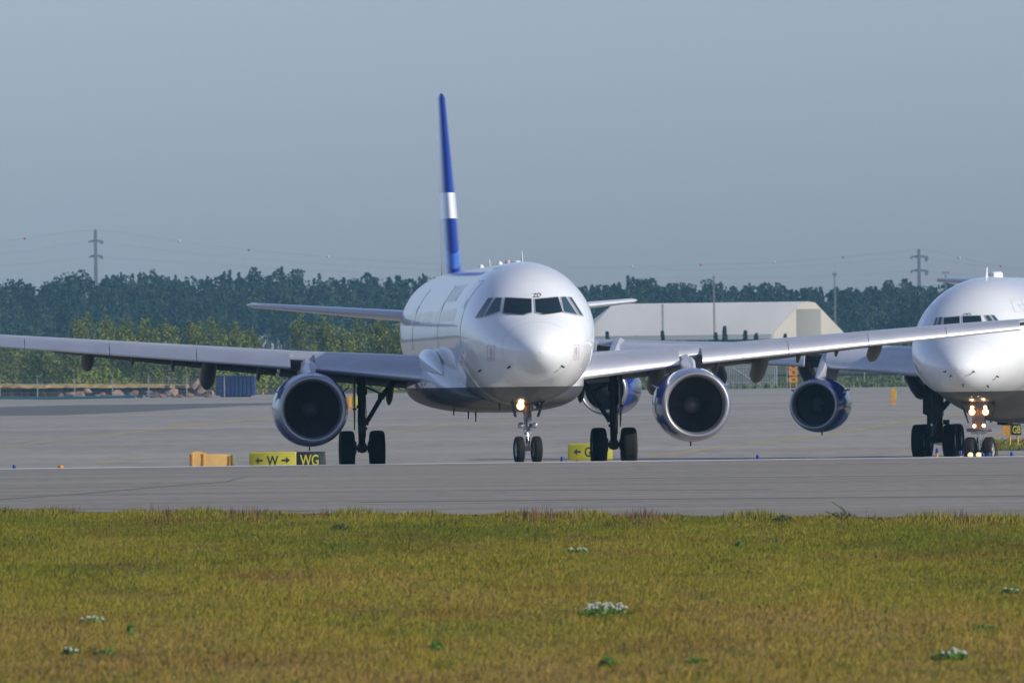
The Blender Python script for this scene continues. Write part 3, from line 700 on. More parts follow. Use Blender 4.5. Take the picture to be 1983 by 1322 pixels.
# ------------------------------------------------------------------ ground, pavement, markings
def noise_ground(name, cols, scales, rough=.9, grain=None):
    """cols: list of (ramp position, colour); two noise scales stretched across the view"""
    m, n, l, b = nm(name)
    tc = n.new('ShaderNodeTexCoord'); mp = n.new('ShaderNodeMapping'); mp.inputs['Scale'].default_value = (scales[0], scales[1], 1)
    l.new(tc.outputs['Object'], mp.inputs['Vector'])
    t = n.new('ShaderNodeTexNoise'); t.inputs['Scale'].default_value = 1; t.inputs['Detail'].default_value = 9; t.inputs['Roughness'].default_value = .62
    l.new(mp.outputs[0], t.inputs['Vector'])
    cr = n.new('ShaderNodeValToRGB'); e = cr.color_ramp.elements
    while len(e) < len(cols): e.new(.5)
    for k, (p, c) in enumerate(cols): e[k].position = p; e[k].color = (*c, 1)
    l.new(t.outputs['Fac'], cr.inputs['Fac']); l.new(cr.outputs['Color'], b.inputs['Base Color'])
    if grain:
        mp2 = n.new('ShaderNodeMapping'); mp2.inputs['Scale'].default_value = (grain[0], grain[1], 1); l.new(tc.outputs['Object'], mp2.inputs['Vector'])
        t2 = n.new('ShaderNodeTexNoise'); t2.inputs['Scale'].default_value = 1; t2.inputs['Detail'].default_value = 5; l.new(mp2.outputs[0], t2.inputs['Vector'])
        k = math_node(n, l, 'ADD', math_node(n, l, 'MULTIPLY', math_node(n, l, 'SUBTRACT', t2.outputs['Fac'], .5), grain[2]), 1.0)
        mp3 = n.new('ShaderNodeMapping'); mp3.inputs['Scale'].default_value = (grain[0] * .03, grain[1] * .25, 1); l.new(tc.outputs['Object'], mp3.inputs['Vector'])
        t3 = n.new('ShaderNodeTexNoise'); t3.inputs['Scale'].default_value = 1; t3.inputs['Detail'].default_value = 4; l.new(mp3.outputs[0], t3.inputs['Vector'])
        k = math_node(n, l, 'ADD', k, math_node(n, l, 'MULTIPLY', math_node(n, l, 'SUBTRACT', t3.outputs['Fac'], .5), grain[2] * 1.1))
        vm = n.new('ShaderNodeVectorMath'); vm.operation = 'SCALE'; l.new(cr.outputs['Color'], vm.inputs[0]); l.new(k, vm.inputs['Scale']); l.new(vm.outputs[0], b.inputs['Base Color'])
    b.inputs['Roughness'].default_value = rough; b.inputs['Specular IOR Level'].default_value = .25
    return m
M['near_asphalt'] = noise_ground('worn near pavement', [(.25, (.198, .182, .152)), (.5, (.260, .238, .200)), (.75, (.296, .273, .232))], (.02, .28), grain=(2.2, .8, .55))
M['apron'] = noise_ground('apron asphalt', [(.25, (.268, .246, .206)), (.5, (.315, .288, .243)), (.75, (.345, .317, .270))], (.012, .05), grain=(.8, .10, .5))
M['dark_asphalt'] = noise_ground('fresh dark asphalt', [(.3, (.12, .115, .108)), (.7, (.16, .152, .142))], (.03, .05))
M['terrain'] = noise_ground('rough grass and bare soil', [(.30, (.20, .10, .06)), (.42, (.15, .11, .05)), (.52, (.055, .075, .022)), (.8, (.04, .07, .018))], (.035, .02))
M['white_line'] = pm('white edge paint', (.74, .74, .72), .6)
M['yellow_line'] = pm('worn yellow paint', (.42, .33, .07), .7, noise=.2, nscale=.4)
M['crack'] = pm('tar joint', (.165, .152, .13), .8)

def sheet(name, xs, ys, zf, mat, kind='structure'):
    v = [(x, y, zf(x, y)) for y in ys for x in xs]; nx = len(xs)
    f = [(j * nx + i, j * nx + i + 1, (j + 1) * nx + i + 1, (j + 1) * nx + i) for j in range(len(ys) - 1) for i in range(nx - 1)]
    o = MB().add(v, f).build(name, mat, sharp=None, fix=False)
    o.data.polygons.foreach_set('use_smooth', [True] * len(o.data.polygons))
    return tag(o, kind=kind)
def edge_y(x):                   # near edge of the pavement
    return 207.4 - 1.21 * max(min(x, 26), -22)
YS = list(np.arange(-40, 452, 12.0)) + list(np.arange(452, 1290, 40.0)) + list(np.arange(1290, 2400, 25.0)) + [2400, 2500, 2600, 2700, 2800, 2900, 2980]
XS = [-1400, -900, -600, -400, -300, -220, -160, -110, -70, -40, -20, 0, 20, 40, 70, 110, 160, 220, 300, 400, 600, 900, 1400]
def gzz(x, y): return gz(y) + (.35 * math.sin(x * .11 + y * .013) + .3 * math.sin(x * .043)) * sstep(1310, 1500, y)
g_o = sheet('ground', XS, YS, lambda x, y: gzz(x, y) - (.06 if y < 1300 else 0), M['terrain'])
# near pavement: slanting near edge, crest at the far side
v, f = [], []
xs = list(np.linspace(-120, 120, 61))
rows = 12
for x in xs:
    e = edge_y(x)
    for j in range(rows + 1): v.append((x, e + (304.0 - e) * j / rows, 0))
for i in range(len(xs) - 1):
    for j in range(rows): f.append((i * (rows + 1) + j, (i + 1) * (rows + 1) + j, (i + 1) * (rows + 1) + j + 1, i * (rows + 1) + j + 1))
tag(MB().add(v, f).build('runway', M['near_asphalt'], sharp=None, fix=False), kind='structure')
sheet('apron', list(np.linspace(-420, 420, 29)), [304, 312, 330, 360, 400, 440, 452, 600, 800, 1000, 1150, 1292], lambda x, y: gz(y), M['apron'])
sheet('white_edge_line', list(np.linspace(-120, 120, 9)), [302.3, 303.9], lambda x, y: .004, M['white_line'])
def ground_strip(name, pts, w, mat, lift=.006):
    v, f = [], []
    P = [ground(*p) for p in pts]; Q = []
    for a, b in zip(P[:-1], P[1:]):
        k = max(2, int((b - a).length / 6))
        Q += [a + (b - a) * (i / k) for i in range(k)]
    Q.append(P[-1])
    for i, p in enumerate(Q):
        t = (Q[min(i + 1, len(Q) - 1)] - Q[max(i - 1, 0)]); t.z = 0; t.normalize(); nrm = Vector((-t.y, t.x, 0))
        ww = w[0] + (w[1] - w[0]) * i / (len(Q) - 1) if isinstance(w, tuple) else w
        for s_ in (-1, 1):
            q = p + nrm * s_ * ww / 2; v.append((q.x, q.y, gz(q.y) + lift))
        if i: f.append((2 * i - 2, 2 * i - 1, 2 * i + 1, 2 * i))
    return tag(MB().add(v, f).build(name, mat, sharp=None, fix=False), kind='structure')
for pts, w in (([(-40, 871), (120, 851), (300, 832), (420, 818), (560, 806)], (.35, .9)), ([(180, 899), (225, 894), (272, 888)], .35), ([(60, 889), (138, 887.5)], .5),
               ([(745, 838), (880, 822), (1000, 812)], .5), ([(1254, 885), (1330, 875), (1420, 863), (1500, 855), (1640, 835), (1783, 812), (1983, 787)], .45),
               ([(1500, 870), (1600, 864)], .3), ([(1735, 857), (1790, 858)], .4), ([(690, 893), (770, 889)], .3), ([(335, 823), (352, 820.5)], .9), ([(1660, 880), (1770, 872)], .4), ([(1900, 845), (1990, 832)], .5)):
    ground_strip('yellow_line', pts, w, M['yellow_line'])
ground_strip('asphalt_patch', [(-60, 806), (60, 799), (180, 789), (290, 785), (430, 781)], (16, 34), M['dark_asphalt'], .004)
for pts, w in (([(-10, 968), (150, 957), (300, 944), (440, 932), (480, 921)], (.4, .06)), ([(700, 972), (1300, 966), (1990, 961)], 1.2), ([(900, 950), (1500, 948)], .3), ([(-10, 985), (600, 990)], .5), ([(1100, 927), (1990, 919)], .5)):
    ground_strip('pavement_seam', pts, w, M['crack'], .004)

# ------------------------------------------------------------------ grass in the foreground
def blade_mesh(name, P, hgt, wid, lean, mat, attr=None):
    N = len(P); a = RNG.uniform(0, math.pi, N) * .5 - .8
    dx = np.cos(a) * wid / 2; dy = np.sin(a) * wid / 2
    V = np.empty((N, 3, 3))
    V[:, 0] = P + np.stack([-dx, -dy, np.zeros(N)], 1); V[:, 1] = P + np.stack([dx, dy, np.zeros(N)], 1)
    V[:, 2] = P + np.stack([RNG.normal(.12, .25, N) * lean * hgt, RNG.normal(0, .3, N) * lean * hgt, hgt], 1)
    me = bpy.data.meshes.new(name); me.vertices.add(3 * N); me.loops.add(3 * N); me.polygons.add(N)
    me.vertices.foreach_set('co', V.reshape(-1)); me.loops.foreach_set('vertex_index', np.arange(3 * N, dtype=np.int32))
    me.polygons.foreach_set('loop_start', np.arange(0, 3 * N, 3, dtype=np.int32)); me.polygons.foreach_set('loop_total', np.full(N, 3, dtype=np.int32))
    me.update(calc_edges=True); me.materials.append(mat)
    o = bpy.data.objects.new(name, me); COL.objects.link(o); return o
def grass_mat(name, lowc, highc, dryc, dry_bias, per=.24):
    m, n, l, b = nm(name)
    g = n.new('ShaderNodeNewGeometry'); sp = n.new('ShaderNodeSeparateXYZ'); l.new(g.outputs['Position'], sp.inputs[0])
    def nz(sx, sy, det):
        mp = n.new('ShaderNodeMapping'); mp.inputs['Scale'].default_value = (sx, sy, .01); l.new(g.outputs['Position'], mp.inputs['Vector'])
        t = n.new('ShaderNodeTexNoise'); t.inputs['Scale'].default_value = 1; t.inputs['Detail'].default_value = det; l.new(mp.outputs[0], t.inputs['Vector']); return t.outputs['Fac']
    big = nz(.22, .045, 3); mid = nz(.9, .16, 4)
    near = n.new('ShaderNodeMapRange'); near.inputs['From Min'].default_value = 185; near.inputs['From Max'].default_value = 104
    l.new(sp.outputs['Y'], near.inputs['Value'])
    s = math_node(n, l, 'ADD', math_node(n, l, 'MULTIPLY', near.outputs[0], .34), math_node(n, l, 'MULTIPLY', big, .75))
    s = math_node(n, l, 'ADD', s, math_node(n, l, 'MULTIPLY', mid, .45))
    s = math_node(n, l, 'ADD', s, math_node(n, l, 'MULTIPLY', g.outputs['Random Per Island'], per))
    cr = n.new('ShaderNodeValToRGB'); e = cr.color_ramp.elements; e.new(.5); e.new(.7)
    for k, (p, c) in enumerate(((.46, lowc), (.66, highc), (.88, tuple(.5 * (x + y) for x, y in zip(highc, dryc))), (1.0, dryc))): e[k].position = p; e[k].color = (*c, 1)
    l.new(math_node(n, l, 'ADD', s, dry_bias), cr.inputs['Fac'])
    # reddish brown drifts and odd dark green blades
    red = nz(.35, .12, 5)
    rf = n.new('ShaderNodeMapRange'); rf.inputs['From Min'].default_value = .52; rf.inputs['From Max'].default_value = .70; rf.inputs['To Max'].default_value = .55; l.new(red, rf.inputs['Value'])
    fine = nz(3.2, .5, 3); ff_ = n.new('ShaderNodeMapRange'); ff_.inputs['From Min'].default_value = .55; ff_.inputs['From Max'].default_value = .72; ff_.inputs['To Max'].default_value = .7; l.new(fine, ff_.inputs['Value'])
    c_ = mix_node(n, l, rf.outputs[0], cr.outputs[0], tuple(x * .6 for x in (dryc[0], dryc[1] * .82, dryc[2])))
    c_ = mix_node(n, l, ff_.outputs[0], c_, tuple(x * .75 for x in lowc))
    l.new(c_, b.inputs['Base Color'])
    b.inputs['Roughness'].default_value = .75; b.inputs['Specular IOR Level'].default_value = .15
    return m
M['grass'] = grass_mat('meadow grass', (.130, .150, .016), (.248, .222, .024), (.32, .208, .056), -.15)
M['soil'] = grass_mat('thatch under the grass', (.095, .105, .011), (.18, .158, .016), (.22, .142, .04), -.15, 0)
def gx(y): return np.interp(y, [60, 300], [.055 * 60 + 2.5, .055 * 300 + 4])
vv, ff = [], []
gxs = list(np.linspace(-120, 120, 61))
for x in gxs:
    e = edge_y(x) - .4
    for j in range(13): vv.append((x, 40 + (e - 40) * j / 12, -.02 + .0 * j))
for i in range(60):
    for j in range(12): ff.append((i * 13 + j, (i + 1) * 13 + j, (i + 1) * 13 + j + 1, i * 13 + j + 1))
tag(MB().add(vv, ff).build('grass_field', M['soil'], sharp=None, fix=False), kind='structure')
def scatter(n_, y0, y1, edge=0.0):
    y = np.sqrt(RNG.uniform(y0 ** 2, y1 ** 2, n_)); x = RNG.uniform(-1, 1, n_) * gx(y)
    keep = y < (207.4 - 1.21 * x) - .2 - edge
    return np.stack([x[keep], y[keep], np.full(keep.sum(), -.02)], 1)
P = scatter(760000, 98, 222)
clump = .75 + .25 * np.sin(P[:, 0] * 2.3 + 1.7 * np.sin(P[:, 1] * .31)) * np.sin(P[:, 1] * .23 + P[:, 0] * .6)
hg = RNG.gamma(4, .0125, len(P)) * clump
tag(blade_mesh('grass', P, hg, RNG.uniform(.006, .015, len(P)), 1.6, M['grass']), 'olive green and straw coloured grass covering the foreground meadow', 'grass', kind='stuff')
# brown seed stalks and taller weeds, thickest along the pavement edge
M['dock'] = pm('red brown seed stalks', (.17, .085, .035), .8, noise=.35, nscale=2)
M['weed'] = pm('dark weed leaves', (.07, .095, .025), .7, noise=.4, nscale=3)
n_ = 9000; x = RNG.uniform(-22, 22, n_); e = 207.4 - 1.21 * x; off = RNG.exponential(4.0, n_) + .2
P = np.stack([x, e - off, np.full(n_, -.02)], 1); P = P[np.abs(P[:, 0]) < gx(P[:, 1])]
dens = np.sin(P[:, 0] * .9) + np.sin(P[:, 0] * 2.7 + 1) * .6 + RNG.normal(0, .6, len(P)); P = P[dens > .1]
Pa = P
P2 = scatter(2600, 110, 215); k_ = np.sin(P2[:, 0] * 1.9 + P2[:, 1] * .05) * np.sin(P2[:, 1] * .17) + RNG.normal(0, .15, len(P2)); P2 = P2[k_ > .55]
P = np.concatenate([Pa, P2])
tag(blade_mesh('seed_stalks', P, RNG.uniform(.06, .24, len(P)) * np.clip(.7 + .45 * np.sin(P[:, 0] * 3.3), .35, 1.2), RNG.uniform(.012, .028, len(P)), .5, M['dock']), 'red brown dock stalks standing in the grass, thickest by the pavement edge', 'weeds', kind='stuff')
n_ = 16000; x = RNG.uniform(-22, 22, n_); e = 207.4 - 1.21 * x; off = RNG.exponential(1.6, n_) + .1
P = np.stack([x, e - off, np.full(n_, -.02)], 1); P = P[np.abs(P[:, 0]) < gx(P[:, 1])]
tag(blade_mesh('edge_grass', P, RNG.uniform(.04, .22, len(P)) * (.55 + .3 * np.sin(P[:, 0] * 1.7) + .3 * np.sin(P[:, 0] * 4.1 + 2)), RNG.uniform(.015, .03, len(P)), .9, M['grass']), 'taller ragged grass fringe along the near edge of the pavement', 'grass', kind='stuff')

M['clover'] = pm('fresh clover leaf', (.085, .19, .022), .6, noise=.3, nscale=8)
M['petal'] = pm('white clover flower', (.50, .49, .45), .7)
def leaf_clump(name, n_, rx, ry, h, size, mat, parent=None, upright=.5):
    v, f = [], []
    for i in range(n_):
        a = random.uniform(0, 6.28); r = math.sqrt(random.random()); p = Vector((rx * r * math.cos(a), ry * r * math.sin(a), h * random.random() * (1.05 - r * r * .8)))
        d = Vector((random.gauss(0, 1), random.gauss(0, 1), random.gauss(0, 1) + upright)).normalized(); s_ = size * random.uniform(.6, 1.3)
        u = d.orthogonal().normalized(); u.rotate(Matrix.Rotation(random.uniform(0, 6.28), 3, d)); w = d.cross(u)
        k = len(v); v += [p - u * s_ * .4, p - w * s_ * .22, p + u * s_ * .6, p + w * s_ * .22]; f.append((k, k + 1, k + 2, k + 3))
    return MB().add(v, f).build(name, mat, parent, sharp=None, fix=False)
def plant(px_, py_, w_px, h_px, flowers, label, mat='clover', cat='plant', group='broad leaved plants growing in the foreground grass'):
    p = ground(px_, py_); s_ = F / p.y
    t = thing('clover_patch' if flowers else 'weed_plant', (p.x, p.y, -.02), label, cat, group)
    wx, hh = w_px / s_ / 2, h_px / s_
    leaf_clump('leaves', int(90 + w_px * 9), wx, wx * 2.2, hh, .055, M[mat], t)
    if flowers:
        g = MB()
        for _ in range(flowers):
            a = random.uniform(-1, 1); q = Vector((a * wx * .8, random.uniform(-1, 1) * wx * 2, hh * random.uniform(.75, 1.15) * (1 - a * a * .3)))
            g.lathe([(.001, -.016), (.016, -.008), (.018, .006), (.001, .016)], q, 'Z', 6)
        tag(g.build('flower_heads', M['petal'], t), kind='stuff')
plant(1172, 1190, 105, 22, 46, 'wide bright green clover patch with many white flower heads')
plant(1118, 1068, 44, 8, 14, 'small flat clover patch with few white flowers in the upper meadow')
plant(180, 1201, 52, 10, 12, 'low clover patch with scattered white flowers at the left of the meadow')
plant(135, 1264, 34, 12, 7, 'small clover tuft with white flowers near the lower left corner')
plant(1842, 1275, 76, 18, 10, 'green clover tuft with few flowers near the lower right corner')
plant(844, 1256, 32, 16, 0, 'round dark green weed tuft left of the middle near the bottom edge')
plant(1176, 1292, 32, 20, 0, 'dark green weed tuft below the white clover patch near the bottom edge')
plant(205, 1266, 40, 8, 0, 'flat green weed patch right of the flowering tuft near the lower left corner')
plant(1350, 1281, 40, 9, 0, 'flat green weed patch right of the dark tuft at the bottom of the meadow')
plant(252, 1228, 14, 22, 0, 'single upright green weed in the left of the meadow')
plant(1905, 1221, 60, 9, 0, 'long flat green weed patch near the right edge of the meadow')
plant(1958, 1147, 36, 12, 5, 'green weed with a few white flowers close to the right edge')
plant(660, 1025, 42, 14, 0, 'grey green weed clump just below the pavement edge left of the middle', 'weed')
plant(1516, 1009, 46, 14, 0, 'dark bushy weed on the pavement edge under the right wing', 'weed')
plant(1430, 1060, 14, 14, 0, 'single leafy weed among brown stalks in the right meadow')
# leaning weed with two bare stems at the pavement edge
p = ground(1633, 1003); t = thing('stemmed_weed', (p.x, p.y, -.02), 'dark weed with two long leaning stems at the pavement edge on the right', 'plant', 'broad leaved plants growing in the foreground grass')
leaf_clump('leaves', 260, .28, .3, .17, .05, M['weed'], t)
s_ = p.y / F
MB().path([(.1 * 1, 0, 0), (0, 0, 18 * s_), (-22 * s_, 0, 34 * s_)], .009).path([(0, 0, 0), (-15 * s_, 0, 8 * s_), (-34 * s_, 0, 15 * s_)], .009).path([(8 * s_, 0, 0), (4 * s_, 0, 16 * s_), (-6 * s_, 0, 26 * s_)], .007).build('stems', M['weed'], t)

# ------------------------------------------------------------------ signs and lights on the apron
M['sign_yellow'] = pm('yellow sign face', (.45, .41, .025), .5, noise=.08)
M['sign_black'] = pm('black sign face', (.02, .03, .03), .5)
M['sign_text_y'] = pm('yellow lettering', (.60, .52, .05), .5)
M['orange'] = pm('orange marker paint', (.62, .27, .02), .6, noise=.15, nscale=4)
M['cream_orange'] = pm('faded orange sheet', (.75, .46, .14), .6, noise=.2, nscale=1.5)
M['olive'] = pm('olive casing', (.16, .17, .05), .6)
M['steel'] = pm('galvanised steel', (.42, .43, .43), .5, metal=.4, noise=.15)
M['blue_lens'] = pm('blue taxiway lens', (.01, .02, .25), .2, coat=.5)
M['stem_y'] = pm('orange yellow stem', (.60, .33, .04), .6)
M['cream_lamp'] = em('warm white runway lamp', (1.0, .72, .42), .75)

def arrow(cx, cz, w, h, left, y):
    s_ = -1 if left else 1
    pts = [(-.5, -.1), (.05, -.1), (.05, -.34), (.5, 0), (.05, .34), (.05, .1), (-.5, .1)]
    p = [(cx + s_ * a * w, y, cz + b * h) for a, b in pts]
    return MB().loft([p, [(x, yy - .012, z) for x, yy, z in p]])
def letters(txt, cx, cz, h, y, wscale=1.0):
    v, f = text_mesh(txt, h / .72); xs = [p[0] for p in v]; mid = (min(xs) + max(xs)) / 2
    return MB().add([(cx + (x - mid) * wscale, y, cz - h / 2 + yy) for x, yy, _ in v], f)
def bevel_box(c, s_, b=.03):
    x, y, z = c; rr = []
    for yy, k in ((y - s_[1] / 2, b), (y - s_[1] / 2 + b, 0), (y + s_[1] / 2 - b, 0), (y + s_[1] / 2, b)):
        hx, hz = s_[0] / 2 - k, s_[2] / 2 - k; q = b
        rr.append([(x + a, yy, z + d) for a, d in ((-hx + q, -hz), (hx - q, -hz), (hx, -hz + q), (hx, hz - q), (hx - q, hz), (-hx + q, hz), (-hx, hz - q), (-hx, -hz + q))])
    return MB().loft(rr)
def base(px_, Y): 
    p = at_y(px_, 880, Y); return Vector((p.x, Y, gz(Y)))
G_S = 'taxiway guidance signs on the apron'
# direction and location sign
Y = 400; s_ = F / Y; p = base(557, Y); t = thing('taxiway_sign', p, 'long yellow sign with arrows and W, its right end black reading WG', 'sign', G_S)
ztop = at_y(557, 874.5, Y).z - p.z; hb = .62; zc = ztop - hb / 2
xL = at_y(483, 885, Y).x - p.x; xM = at_y(574, 885, Y).x - p.x; xR = at_y(631, 885, Y).x - p.x
bevel_box(((xL + xM) / 2, 0, zc), (xM - xL, .22, hb)).build('sign_board', M['sign_yellow'], t)
bevel_box(((xM + xR) / 2 + .006, 0, zc), (xR - xM, .22, hb)).build('location_board', M['sign_black'], t)
u = 1 / s_
arrow(xL + 19 * u, zc, .26, .34, True, -.113).build('arrow', M['sign_black'], t); letters('W', xL + 45 * u, zc, .36, -.118, .8).build('letter', M['sign_black'], t)
arrow(xL + 71 * u, zc, .30, .34, False, -.113).build('arrow', M['sign_black'], t); letters('WG', xM + 25 * u, zc, .42, -.118, .68).build('letter', M['sign_text_y'], t)
for k in (.15, .5, .85): MB().tube((xL + (xR - xL) * k, 0, 0), (xL + (xR - xL) * k, 0, zc - hb / 2), .04).build('sign_leg', M['steel'], t)
# G sign behind the right main gear
Y = 402; p = base(1145, Y); t = thing('taxiway_sign', p, 'yellow taxiway sign with left arrow and letter G, behind the right main wheels', 'sign', G_S)
ztop = at_y(1145, 858, Y).z - p.z; xL = at_y(1100, 870, Y).x - p.x; xR = at_y(1186, 870, Y).x - p.x; zc = ztop - .31; u = Y / F
bevel_box(((xL + xR) / 2, 0, zc), (xR - xL, .22, .62)).build('sign_board', M['sign_yellow'], t)
arrow(xL + 18 * u, zc, .26, .34, True, -.113).build('arrow', M['sign_black'], t); letters('G', xL + 38.5 * u, zc, .36, -.118, .72).build('letter', M['sign_black'], t)
for k in (.2, .8): MB().tube((xL + (xR - xL) * k, 0, 0), (xL + (xR - xL) * k, 0, zc - .31), .04).build('sign_leg', M['steel'], t)
# back of a lit sheet-metal sign
Y = 398; p = base(405, Y); t = thing('sign_back', p, 'faded orange ribbed back of a sign with uneven top, leftmost of the apron signs', 'sign', G_S)
pts = [(367, 879), (372, 876), (378, 874), (386, 873.5), (394, 876), (404, 879), (420, 878.5), (434, 879), (445, 880)]
zz = [at_y(a, b, Y).z - p.z for a, b in pts]; xx = [at_y(a, b, Y).x - p.x for a, b in pts]
rr = [[(x, -.12, .12), (x, -.12 - .02 * (i % 2), z * .5), (x, -.12, z), (x, .10, z), (x, .10, .12)] for i, (x, z) in enumerate(zip(xx, zz))]
MB().loft(rr).build('sign_board', M['cream_orange'], t, sharp=10)
for k in (1, 4, 8): MB().box((xx[k], -.15, zz[k] / 2 + .04), (.05, .04, zz[k] - .14)).build('rib', M['orange'], t)
bevel_box((xx[-1] + 5 * Y / F, 0, zz[-1] / 2 + .06), (9 * Y / F, .24, zz[-1] - .14)).build('side_casing', M['olive'], t)
for x in (xx[1], xx[7]): MB().tube((x, 0, 0), (x, 0, .2), .04).build('sign_leg', M['steel'], t)
# far orange and yellow sign seen under the left wing
Y = 930; p = base(684, Y); t = thing('taxiway_sign', p, 'far orange and yellow sign on legs, between the left engine and main gear', 'sign', G_S); u = Y / F
zt_ = at_y(684, 767, Y).z - p.z
bevel_box((-7 * u, 0, zt_ - .5), (10 * u, .25, .98)).build('sign_side', M['orange'], t); bevel_box((5 * u, 0, zt_ - .45), (13 * u, .25, .88)).build('sign_board', M['sign_yellow'], t)
for x in (-7, 0, 8): MB().tube((x * u, 0, 0), (x * u, 0, zt_ - .8), .06).build('sign_leg', M['stem_y'], t)
# right sign: black face with yellow letters
Y = 530; p = base(1962, Y); t = thing('taxiway_sign', p, 'small black sign with yellow letters on orange legs, right of the wide airliner nose gear', 'sign', G_S); u = Y / F
zt_ = at_y(1962, 820, Y).z - p.z; hb = 22 * u
bevel_box((7 * u, 0, zt_ - hb / 2), (19 * u, .2, hb)).build('sign_board', M['sign_black'], t); letters('GB', 7 * u, zt_ - hb / 2, .36, -.105, .62).build('letter', M['sign_text_y'], t)
for k in range(3): MB().box(((-17 + 6 * k) * u, .02, zt_ - hb * .55), (5 * u, .14, hb * (.9 + .2 * (k == 1)))).build('side_panel', M['orange'], t)
for x in (-6, 9): MB().tube((x * u, 0, 0), (x * u, 0, zt_ - hb), .05).build('sign_leg', M['stem_y'], t)
# tall orange board by the far fence
Y = 1285; p = base(1538, Y); p.z = gz(Y); t = thing('marker_board', p, 'tall orange marker board with dark openings, in front of the far right fence', 'marker'); u = Y / F
zt_ = at_y(1538, 705, Y).z - p.z
fr_ = MB()
for z0, z1 in ((.25, .46), (.54, .78), (.80, .99)):
    a, b = zt_ * z0, zt_ * z1
    fr_.box((0, 0, a + .08), (16 * u, .12, .16)).box((0, 0, b - .08), (16 * u, .12, .16)).box((-6 * u, 0, (a + b) / 2), (5 * u, .12, b - a - .32)).box((6 * u, 0, (a + b) / 2), (5 * u, .12, b - a - .32))
fr_.box((0, .10, zt_ * .62), (15 * u, .06, zt_ * .76), mi=1)
fr_.build('board', [M['orange'], pm('darker orange panel', (.42, .15, .015), .6)], t)
for x in (-6, 6): MB().box((x * u, .05, zt_ * .12), (.12, .1, zt_ * .24)).build('post', M['orange'], t)
# orange post behind the wide airliner
Y = 905; p = base(1731, Y); t = thing('marker_post', p, 'orange marker post with yellow side, under the wide airliner wing', 'marker'); u = Y / F
zt_ = at_y(1731, 751, Y).z - p.z
MB().box((0, 0, zt_ * .52), (7 * u, .25, zt_ * .95)).build('post', M['orange'], t); MB().box((5.2 * u, .05, zt_ * .6), (3 * u, .2, zt_ * .6)).build('side_panel', M['sign_yellow'], t); MB().box((0, 0, .05), (11 * u, .4, .1)).build('base_plate', M['orange'], t)
# edge lights
def edge_light(px_, ytop, stem, label, Y=338):
    p = base(px_, Y); t = thing('taxiway_light', p, label, 'taxiway light', 'blue taxiway edge lights behind the white line'); zt_ = at_y(px_, ytop, Y).z - p.z
    MB().lathe([(.05, zt_ - .16), (.055, zt_ - .06), (.045, zt_ - .02), (.001, zt_)], (0, 0, 0), 'Z', 14).build('lens', M['blue_lens'], t)
    MB().lathe([(.06, 0), (.06, .03), (.035, .05), (.035, zt_ - .19), (.06, zt_ - .18), (.06, zt_ - .16)], (0, 0, 0), 'Z', 12).build('stem', M[stem], t)
edge_light(27, 898.5, 'black', 'blue taxiway edge light, alone at the far left of the white line')
edge_light(1088, 883, 'steel', 'faint blue edge light just left of the G sign')
edge_light(1467, 879, 'black', 'dark blue edge light alone between the two right engines')
edge_light(1814.5, 867, 'stem_y', 'blue edge light on tall orange stem, in front of the bogie wheels')
edge_light(1860, 872, 'stem_y', 'blue edge light on yellow stem, between bogie and nose wheels')
edge_light(1903.5, 876, 'black', 'blue edge light beside the two cream lamps')
edge_light(1915.5, 876, 'black', 'blue edge light in front of the right nose wheel of the wide airliner')
edge_light(1959, 874, 'black', 'blue edge light alone at the far right')
for px_, lab in ((1879, 'left one of the two round cream lamps in front of the wide airliner nose wheel'), (1895, 'right one of the two round cream lamps in front of the wide airliner nose wheel')):
    Y = 332; p = base(px_, Y); zt_ = at_y(px_, 875, Y).z - p.z; t = thing('runway_light', p, lab, 'runway light', 'cream lamps behind the white line')
    MB().lathe([(.001, -.07), (.06, -.055), (.085, -.01), (.085, .05), (.06, .10)], (0, 0, zt_ - .09), 'Y', 18).build('lens', M['cream_lamp'], t)
    MB().tube((0, .02, 0), (0, .02, zt_ - .15), .03).build('stem', M['stem_y'], t)
for px_, py_, Y, lab in ((117, 899, 330, 'small orange light housing low on the apron at the left'), (1931, 860, 470, 'small round orange light beside the grass strip at the right')):
    p = base(px_, Y); zt_ = at_y(px_, py_, Y).z - p.z; t = thing('apron_light', p, lab, 'apron light')
    MB().lathe([(.001, zt_ + .0), (.08, zt_ - .03), (.10, zt_ - .15), (.06, zt_ - .24)], (0, 0, 0), 'Z', 12).build('lens', M['orange'], t); MB().tube((0, 0, 0), (0, 0, zt_ - .22), .04).build('stem', M['stem_y'], t)
# strip of rough grass by the right sign
M['strip_grass'] = noise_ground('strip grass', [(.3, (.05, .07, .02)), (.7, (.13, .12, .05))], (.3, .05))
tag(MB().add([(x, y, gz(y) + .02) for x, y in ((21.8, 505), (60, 505), (60, 560), (21.2, 560))], [(0, 1, 2, 3)]).build('grass_strip', M['strip_grass'], sharp=None, fix=False), kind='structure')
v = np.stack([RNG.uniform(21.6, 34, 2500), RNG.uniform(505, 560, 2500), np.full(2500, gz(530))], 1)
tag(blade_mesh('strip_tufts', v, RNG.uniform(.05, .2, 2500), RNG.uniform(.05, .1, 2500), .8, M['grass']), 'short rough grass tufts on the strip beside the black sign', 'grass', kind='stuff')

